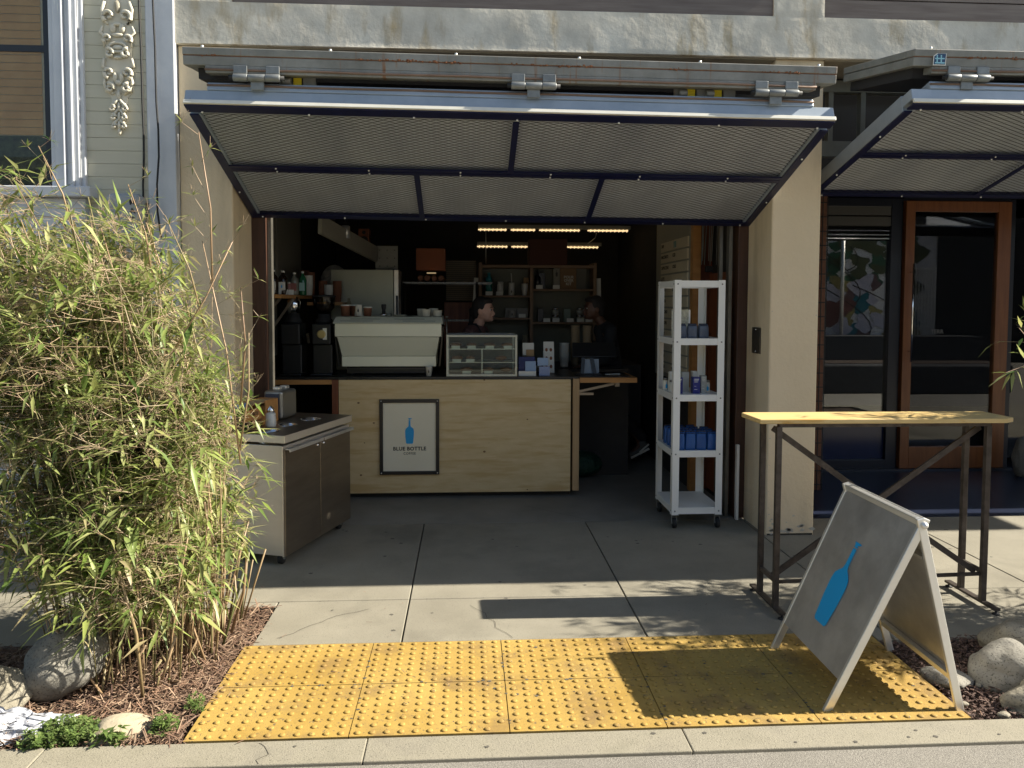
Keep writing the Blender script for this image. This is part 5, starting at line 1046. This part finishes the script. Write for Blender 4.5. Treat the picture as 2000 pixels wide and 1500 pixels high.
    tr.append((P(0, .06, .95), P(0, -.06, .95), .115*s, .115*s))
    body = capsules(B, 'body', sk, t.o, (0, 0, 0), .0065)
    capsules(T0, 'shirt', top, t.o, (0, 0, 0), .011); capsules(tr, 'trousers', leg, t.o, (0, 0, 0), .014)
    for w_ in sl:
        sh = capsules(w_, 'shoe', mat('trainer mesh', (.10, .10, .09), rough=.7) if sneakers else leg, t.o, (0, 0, 0), .008)
        if sneakers:
            a, c = w_[0][0], w_[0][1]; mb = MB()
            for k in (-1, 1): mb.bar(a+Vector((-.03, k*.046, .02)), a.lerp(c, .5)+Vector((0, k*.044, -.01)), .016, .004, (0, 1, 0)); mb.bar(a+Vector((-.035, k*.044, -.025)), c+Vector((.02, k*.03, -.02)), .02, .006, (0, 1, 0))
            mb.build('shoe_stripe', paper, sh)
    Hh = [(hd+Vector((-.022*s, 0, .022*s)), s, (.092, .084, .108)), (hd+Vector((-.055*s, 0, -.02*s)), s, (.055, .074, .075)), (hd+Vector((.03*s, 0, .082*s)), s, (.062, .066, .036))]
    if ponytail: Hh += [(hd+Vector((-.10*s, 0, -.02*s)), s, (.045, .045, .05)), (hd+Vector((-.11*s, 0, -.04*s)), hd+Vector((-.13*s, 0, -.14*s)), .03*s, .018*s)]
    capsules(Hh, 'hair', hairm, t.o, (0, 0, 0), .008)
    fc_ = MB()
    for q in (-1, 1): fc_.k = 0; fc_.ball(hd+Vector((.083*s, q*.030*s, .0)), s, 6, (.010, .013, .0065)); fc_.k = 1; fc_.ball(hd+Vector((.091*s, q*.030*s, .0)), s, 5, (.004, .006, .006)); fc_.box(hd.x+.084*s, hd.x+.096*s, hd.y+q*.030*s-.017*s, hd.y+q*.030*s+.017*s, hd.z+.020*s, hd.z+.025*s)
    fc_.k = 2; fc_.ball(hd+Vector((.098*s, 0, -.060*s)), s, 6, (.006, .022, .005))
    fc_.build('face_features', [mat('eye white', (.5, .48, .45), rough=.3), hairm, mat('lips', (.30, .09, .07), rough=.5)], t.o)
    if apron:
        mb = MB(); 
        for q in (-1, 1): mb.tube([P(.095, q*.075, 1.20), P(.085, q*.075, 1.36), P(.02, q*.07, 1.452), P(-.06, q*.05, 1.45)], .012*s, 6)
        mb.box(.118*s, .13*s, -.12*s, .12*s, .60*s, 1.22*s); mb.build('apron', apron, t.o)
    t.o.location = (x, y, 0); t.o.rotation_euler = (0, 0, yaw); return t
hz = .02
person('woman with dark tied hair, maroon top and black apron behind the pastry case, facing right', .06, 6.92, 1.645, R(-22), skin, shirt, blackc, ((.12, 1.10, .34, 1.02), (.10, 1.10, .32, 1.0)), .03, .06, blackc, 0, 1)
person('person in black clothes and striped trainers stepping left in the dark behind the till', 1.40, 7.25, 1.66, R(188), skin_dim, blackc, blackc, ((.10, 1.10, .28, 1.05), (-.05, 1.08, .1, .9)), .05, .16, None, .8, 0, 1)
solo('green_bag', 'dark green crumpled bag on the floor behind the counter end', 'bag', MB().ball((1.05, 6.9, .12), 1, 10, (.20, .15, .12)), mat('dark green plastic', (.01, .05, .03), rough=.35, bump=1, bsc=12, bdist=.04))
# ------------------------------------------------------------------ boulders and plants
def rock(label, c, sc, seed, m_=rockm, rz=0, rough=.16, name='boulder'):
    import bmesh
    bm = bmesh.new(); bmesh.ops.create_icosphere(bm, subdivisions=5, radius=1)
    for v in bm.verts:
        p = v.co.copy(); d = 1+rough*noise.noise(p*1.1+Vector((seed, 0, 0)))*2+.05*noise.noise(p*3+Vector((seed, 5, 0)))+.012*noise.noise(p*9)
        v.co = Vector((p.x*sc[0]*d, p.y*sc[1]*d, p.z*sc[2]*d))
    me = bpy.data.meshes.new(name); bm.to_mesh(me); bm.free(); me.materials.append(m_); me.polygons.foreach_set('use_smooth', [True]*len(me.polygons))
    o = bpy.data.objects.new(name, me); C.objects.link(o); o.location = c; o.rotation_euler = (R(random.uniform(-8, 8)), R(random.uniform(-8, 8)), rz); tag(o, label, 'boulder', 'boulders edging the planting beds'); return o
rock('large egg shaped grey boulder under the bamboo, striped with leaf shadow', (-1.66, 3.18, .115), (.155, .145, .135), 1, rockg)
rock('pale yellowish boulder at the left edge, with a white bag at its foot', (-1.93, 3.0, .06), (.19, .16, .105), 5)
rock('flat sunk stone between the green weeds and the yellow paving', (-1.27, 2.86, -.02), (.155, .085, .062), 9, mat('flat tan stone', (.30, .25, .17), (.40, .34, .24), 5, .9, bump=.8, bsc=60), R(18), .1)
rock('grey boulder at the right edge, behind the other two', (2.53, 3.26, .055), (.15, .14, .095), 12)
rock('broad grey boulder in the middle of the right bed', (2.31, 3.05, .05), (.15, .13, .10), 15, rockg, R(20))
rock('speckled tan boulder nearest the kerb at the right edge', (2.31, 2.84, .02), (.165, .10, .078), 18)
rock('small flat grey stone under the aluminium sign', (2.05, 3.06, .0), (.09, .10, .035), 21, rockg)
for i, (x, y, s_) in enumerate(((1.99, 2.86, .014), (2.09, 2.77, .018), (2.15, 3.0, .012))): rock(f'pebble {("by the sign foot", "on the kerb line of the right bed", "between the sign and the broad boulder")[i]}', (x, y, .0), (s_*1.3, s_, s_*.8), 30+i, rockm, 0, .1, 'pebble')
rock('rough upright stone block beside the glass doorway', (5.22, 6.7, .16), (.14, .14, .21), 40, rockg, 0, .12)
bg = MB(); 
vs = []; fs = []; n_ = 46
for i in range(n_+1):
    for j in range(n_+1):
        x = -2.0+.52*i/n_; y = 2.77+.19*j/n_; e = min(i, n_-i, j, n_-j)/6; r = abs(noise.noise((x*9, y*9, 2)))+.3*abs(noise.noise((x*22, y*22, 3)))
        vs.append((x+.03*noise.noise((y*12, i, 1)), y+.02*noise.noise((x*14, j, 4)), .005+min(1, e)*(.035+.10*r)*(1.1-.8*i/n_)))
for i in range(n_):
    for j in range(n_): q = i*(n_+1)+j; fs.append((q, q+n_+1, q+n_+2, q+1))
bg.add(vs, fs, True)
solo('plastic_bag', 'crumpled bluish white plastic bag on the bed at the lower left', 'bag', bg, mat('white bag', (.40, .41, .45), (.50, .51, .54), 12, .45, bump=.6, bsc=50, bdist=.008))
def leafadd(mb, p, d, ln, wd, sag=.25, nrm=None):
    d = d.normalized(); u = Vector((0, 0, 1)) if nrm is None else nrm
    s_ = d.cross(u); s_ = s_.normalized() if s_.length > .01 else Vector((1, 0, 0)); up = s_.cross(d).normalized()
    a = p+d*ln*.32-up*ln*.02; c = p+d*ln-up*ln*sag
    mb.v += [p, a-s_*wd/2+up*wd*.18, a, a+s_*wd/2+up*wd*.18, c]; o = len(mb.v)-5
    mb.f += [[o, o+1, o+2], [o, o+2, o+3], [o+1, o+4, o+2], [o+2, o+4, o+3]]; mb.m += [mb.k]*4; mb.sm += [True]*4
def twigadd(mb, a, c, r):
    d = (c-a).normalized(); x = d.cross(Vector((.3, .5, .8))).normalized()*r; y = d.cross(x).normalized()*r; o = len(mb.v)
    mb.v += [a+x, a-x*.5+y*.87, a-x*.5-y*.87, c+x*.6, c-x*.3+y*.52, c-x*.3-y*.52]
    mb.f += [[o, o+1, o+4, o+3], [o+1, o+2, o+5, o+4], [o+2, o, o+3, o+5]]; mb.m += [mb.k]*3; mb.sm += [True]*3
rnd = random.Random(11)
def bamboo(label, n_culm, base, env, n_spray, bias, loc, hz_):
    t = T('bamboo_clump', label, 'bamboo', loc, 'bamboo clumps in the planting beds'); cm, tg, lf = MB(), MB(), MB()
    culms = []
    for k in range(n_culm):
        b0 = base(); top = hz_(b0)*rnd.uniform(.6, 1.0); lx, ly = rnd.gauss(bias[0], .24), rnd.gauss(bias[1], .16); r = rnd.choice((.002, .0025, .003, .0035, .0045, .006)); pts = []
        for i in range(9): f = i/8; pts.append(Vector((b0[0]+lx*top*f*f*.8+(b0[0]-bias[3])*f*.9+.01*rnd.gauss(0, 1)*f, b0[1]+ly*top*f*f*.8, -.02+top*f)))
        pts = [p for i, p in enumerate(pts) if i < 3 or env(p)]
        if len(pts) < 3: continue
        cm.tube(pts, [r*(1-.07*i) for i in range(len(pts))], 7); culms.append(pts)
        for i in range(1, len(pts)):
            for q in range(2):
                p = pts[i-1].lerp(pts[i], q*.5+.2); d = (pts[i]-pts[i-1]).normalized(); cm.tube([p-d*.003, p+d*.003], r*1.35*(1-.07*i), 6)
    def spray(p, big=1):
        a = rnd.uniform(0, 6.28); e = rnd.gauss(.25, .45); d = Vector((math.cos(a)*math.cos(e)+bias[2], math.sin(a)*math.cos(e), math.sin(e))).normalized(); l = rnd.uniform(.06, .16)
        m_ = p; q = p+d*l; twigadd(tg, m_, q, .0013); dry = rnd.random() < .22
        for k in range(rnd.randint(3, 6)):
            f = rnd.uniform(.3, 1); o_ = p.lerp(q, f); dd = (d+Vector((rnd.gauss(0, .55), rnd.gauss(0, .55), rnd.gauss(0, .45)))).normalized()
            e_ = o_+dd*rnd.uniform(.015, .05); twigadd(tg, o_, e_, .0009)
            if dry:
                for z in range(3): twigadd(tg, e_, e_+(dd+Vector((rnd.gauss(0, .4), rnd.gauss(0, .4), rnd.gauss(0, .4))))*rnd.uniform(.02, .045), .0009)
            else:
                ln = rnd.choice((.055, .07, .085, .10, .12, .14))*rnd.uniform(.8, 1.15); leafadd(lf, e_, dd+Vector((-.25, 0, -.1)), ln, ln*rnd.uniform(.13, .19), rnd.uniform(-.05, .4))
                if rnd.random() < .5: leafadd(lf, o_, dd+Vector((rnd.gauss(0, .6), rnd.gauss(0, .6), .2)), ln*.7, ln*.09, rnd.uniform(0, .3))
    c = 0; tries = 0
    while c < n_spray and tries < n_spray*60:
        tries += 1; pts = rnd.choice(culms); i = rnd.randint(2, len(pts)-1); p = pts[i-1].lerp(pts[i], rnd.random())
        p0 = p.copy(); p = p+Vector((rnd.gauss(0, .17), rnd.gauss(0, .12), rnd.gauss(0, .08)))
        if not env(p) or noise.noise(p*4.0) < -.05: continue
        if rnd.random() < .3: twigadd(tg, p0, p, .0016)
        spray(p); c += 1
    return t, cm, tg, lf, spray
# left clump: silhouette narrows to the base and steps down towards the shop
def envL(p):
    x, y, z = p
    xr = -1.09+.05*noise.noise((z*4, y*4, 0)) - (.30 if z < .28 else 0) - max(0, .6-z)*.35
    if z > 1.15: xr = -1.09-(z-1.15)*.42
    if z > 1.95: xr -= (z-1.95)*1.9
    if x < -1.42 and z < .30+.10*min(1, (-1.42-x)/.3): return False
    zt = 2.02+.55*max(0, min(1, (-1.55-x)/.75))+.10*noise.noise((x*6, y*6, 9))
    return -3.0 < x < xr and 2.86 < y < 4.15 and .11+.16*noise.noise((x*7, y*5, 3)) < z < zt
def baseL():
    while 1:
        x = rnd.uniform(-1.88, -1.12); y = rnd.uniform(3.10, 3.85)
        if (x+1.45)**2/.33**2+(y-3.45)**2/.40**2 < 1: return (x, y)
t, cm, tg, lf, spray = bamboo('large bushy bamboo clump in the left planting bed', 115, baseL, envL, 5600, (-.12, -.02, -.25, -1.40), (-1.5, 3.45, 0), lambda b: 2.65)
for (u, v, Y, u2, v2) in ((415, 560, 3.3, 388, 258), (400, 640, 3.5, 322, 420), (470, 905, 3.35, 395, 470), (468, 880, 3.35, 486, 650), (470, 790, 3.3, 470, 560), (300, 560, 3.5, 250, 360), (150, 480, 3.3, 75, 285), (330, 700, 3.3, 455, 470), (280, 1370, 3.08, 232, 1115), (430, 1240, 3.6, 430, 1000), (452, 1235, 3.6, 482, 1090), (410, 1240, 3.5, 400, 980), (345, 1260, 3.4, 330, 1000), (440, 1250, 3.6, 392, 1050)):
    a = at(u, v, Y=Y); c = at(u2, v2, Y=Y-.05); m_ = a.lerp(c, .5)+Vector((.02, 0, .01)); cm.tube([a, m_, c], [.0045, .0035, .002] if v < 1000 else [.007, .0065, .006], 7)
    for k in range(5 if v < 1000 else 0):
        p = a.lerp(c, .3+.17*k); e_ = p+Vector((rnd.uniform(-.07, .09), rnd.uniform(-.04, .02), rnd.uniform(.03, .09))); twigadd(tg, p, e_, .0012)
        for q in range(3): leafadd(lf, e_, Vector((rnd.uniform(-1, 1), rnd.uniform(-.5, .1), rnd.uniform(-.4, .7))), rnd.uniform(.03, .06), .009, .2)
        for q in range(4): twigadd(tg, e_, e_+Vector((rnd.uniform(-.03, .03), 0, rnd.uniform(.01, .05))), .0009)
# short cut stubs at the base
for k in range(60):
    b0 = baseL(); cm.tube([(b0[0], b0[1], -.02), (b0[0]+rnd.gauss(0, .07), b0[1]+rnd.gauss(0, .05), rnd.uniform(.04, .30))], rnd.uniform(.002, .006), 7)
for k in range(26):
    x = rnd.uniform(-1.35, -1.12); y = rnd.uniform(3.35, 3.85); cm.tube([(x, y, -.02), (x+rnd.gauss(.05, .05), y+rnd.gauss(0, .03), rnd.uniform(.12, .55))], rnd.uniform(.003, .006), 7)
cmo = t.part('culms', cm, culm); t.part('twigs', tg, twig); t.part('leaves', lf, leafm)
# right clump: mostly beyond the frame; its branch reaches in and its shade dapples the pavement
def envR(p): return 3.22+.05*noise.noise(p*3) < p[0] < 4.3 and 3.2 < p[1] < 4.35 and .6 < p[2] < 2.3
t, cm, tg, lf, spray = bamboo('bamboo clump in the right bed with one leafy branch reaching into view', 46, lambda: (rnd.uniform(3.2, 4.0), rnd.uniform(3.1, 3.42)), envR, 2300, (0, .36, .0, 3.6), (3.4, 3.2, 0), lambda b: 2.1)
tip = at(1925, 752, Y=3.3); base_ = at(2040, 700, Y=3.35); twigadd(tg, base_, at(1965, 728, Y=3.3), .0025); twigadd(tg, base_, at(1990, 640, Y=3.3), .002); twigadd(tg, at(1965, 728, Y=3.3), tip+Vector((.04, 0, .02)), .0015)
for (u, v, du, dv, ln) in ((1968, 730, -55, 28, .12), (1975, 728, -30, 45, .10), (1980, 725, -8, 50, .10), (1985, 722, 20, 40, .09), (1965, 728, -40, -6, .09), (1992, 715, 30, 10, .10), (1990, 690, -35, -8, .07), (1998, 660, -20, 30, .07), (1995, 640, -10, -40, .07), (2000, 700, -20, -50, .09), (1990, 725, -60, 5, .09)):
    a = at(u, v, Y=3.3); c = at(u+du, v+dv, Y=3.27); leafadd(lf, a, c-a, ln, .017, .12)
t.part('culms', cm, culm); t.part('twigs', tg, twig); t.part('leaves', lf, leafm)
def weed(label, c, r, n, ln):
    mb = MB(); st = MB(); t = T('weed_patch', label, 'weeds', (c[0], c[1], 0), 'green weeds in the left bed')
    for k in range(n):
        a = rnd.uniform(0, 6.28); q = r*math.sqrt(rnd.random()); b0 = Vector((c[0]+q*math.cos(a), c[1]+q*.6*math.sin(a), -.01)); p = b0+Vector((rnd.gauss(0, .01), rnd.gauss(0, .01), rnd.uniform(.02, .075)*(1.2-q/r*.7))); twigadd(st, b0, p, .0009)
        for j in range(5): leafadd(mb, p, Vector((rnd.gauss(0, 1), rnd.gauss(0, 1), rnd.uniform(-.1, .8))), ln*rnd.uniform(.6, 1.3), ln*.5, .2)
    t.part('leaves', mb, weedm); t.part('stems', st, weedm)
weed('bright green weed mat at the kerb in front of the egg shaped boulder', (-1.47, 2.82), .12, 420, .016)
weed('small sprig of weeds creeping over the kerb', (-1.55, 2.755), .05, 40, .022)
weed('small broad leaved weed in front of the flat stone', (-1.29, 2.77), .045, 22, .03)
weed('grassy weed tuft right of the flat stone', (-1.13, 2.83), .05, 60, .02)
weed('little weed tuft at the edge of the yellow paving', (-1.06, 2.98), .035, 40, .016)
t = T('irrigation_stake', 'black irrigation pipe standing behind the egg shaped boulder', 'pipe', (-1.9, 3.5, 0)); a = at(128, 1240, Y=3.45); t.part('pipe', MB().tube([(a.x, 3.45, -.02), (a.x-.03, 3.45, .27)], .009, 8).tube([(a.x+.09, 3.42, -.02), (a.x+.085, 3.42, .12)], .013, 8), rubber)
bpy.context.view_layer.update()
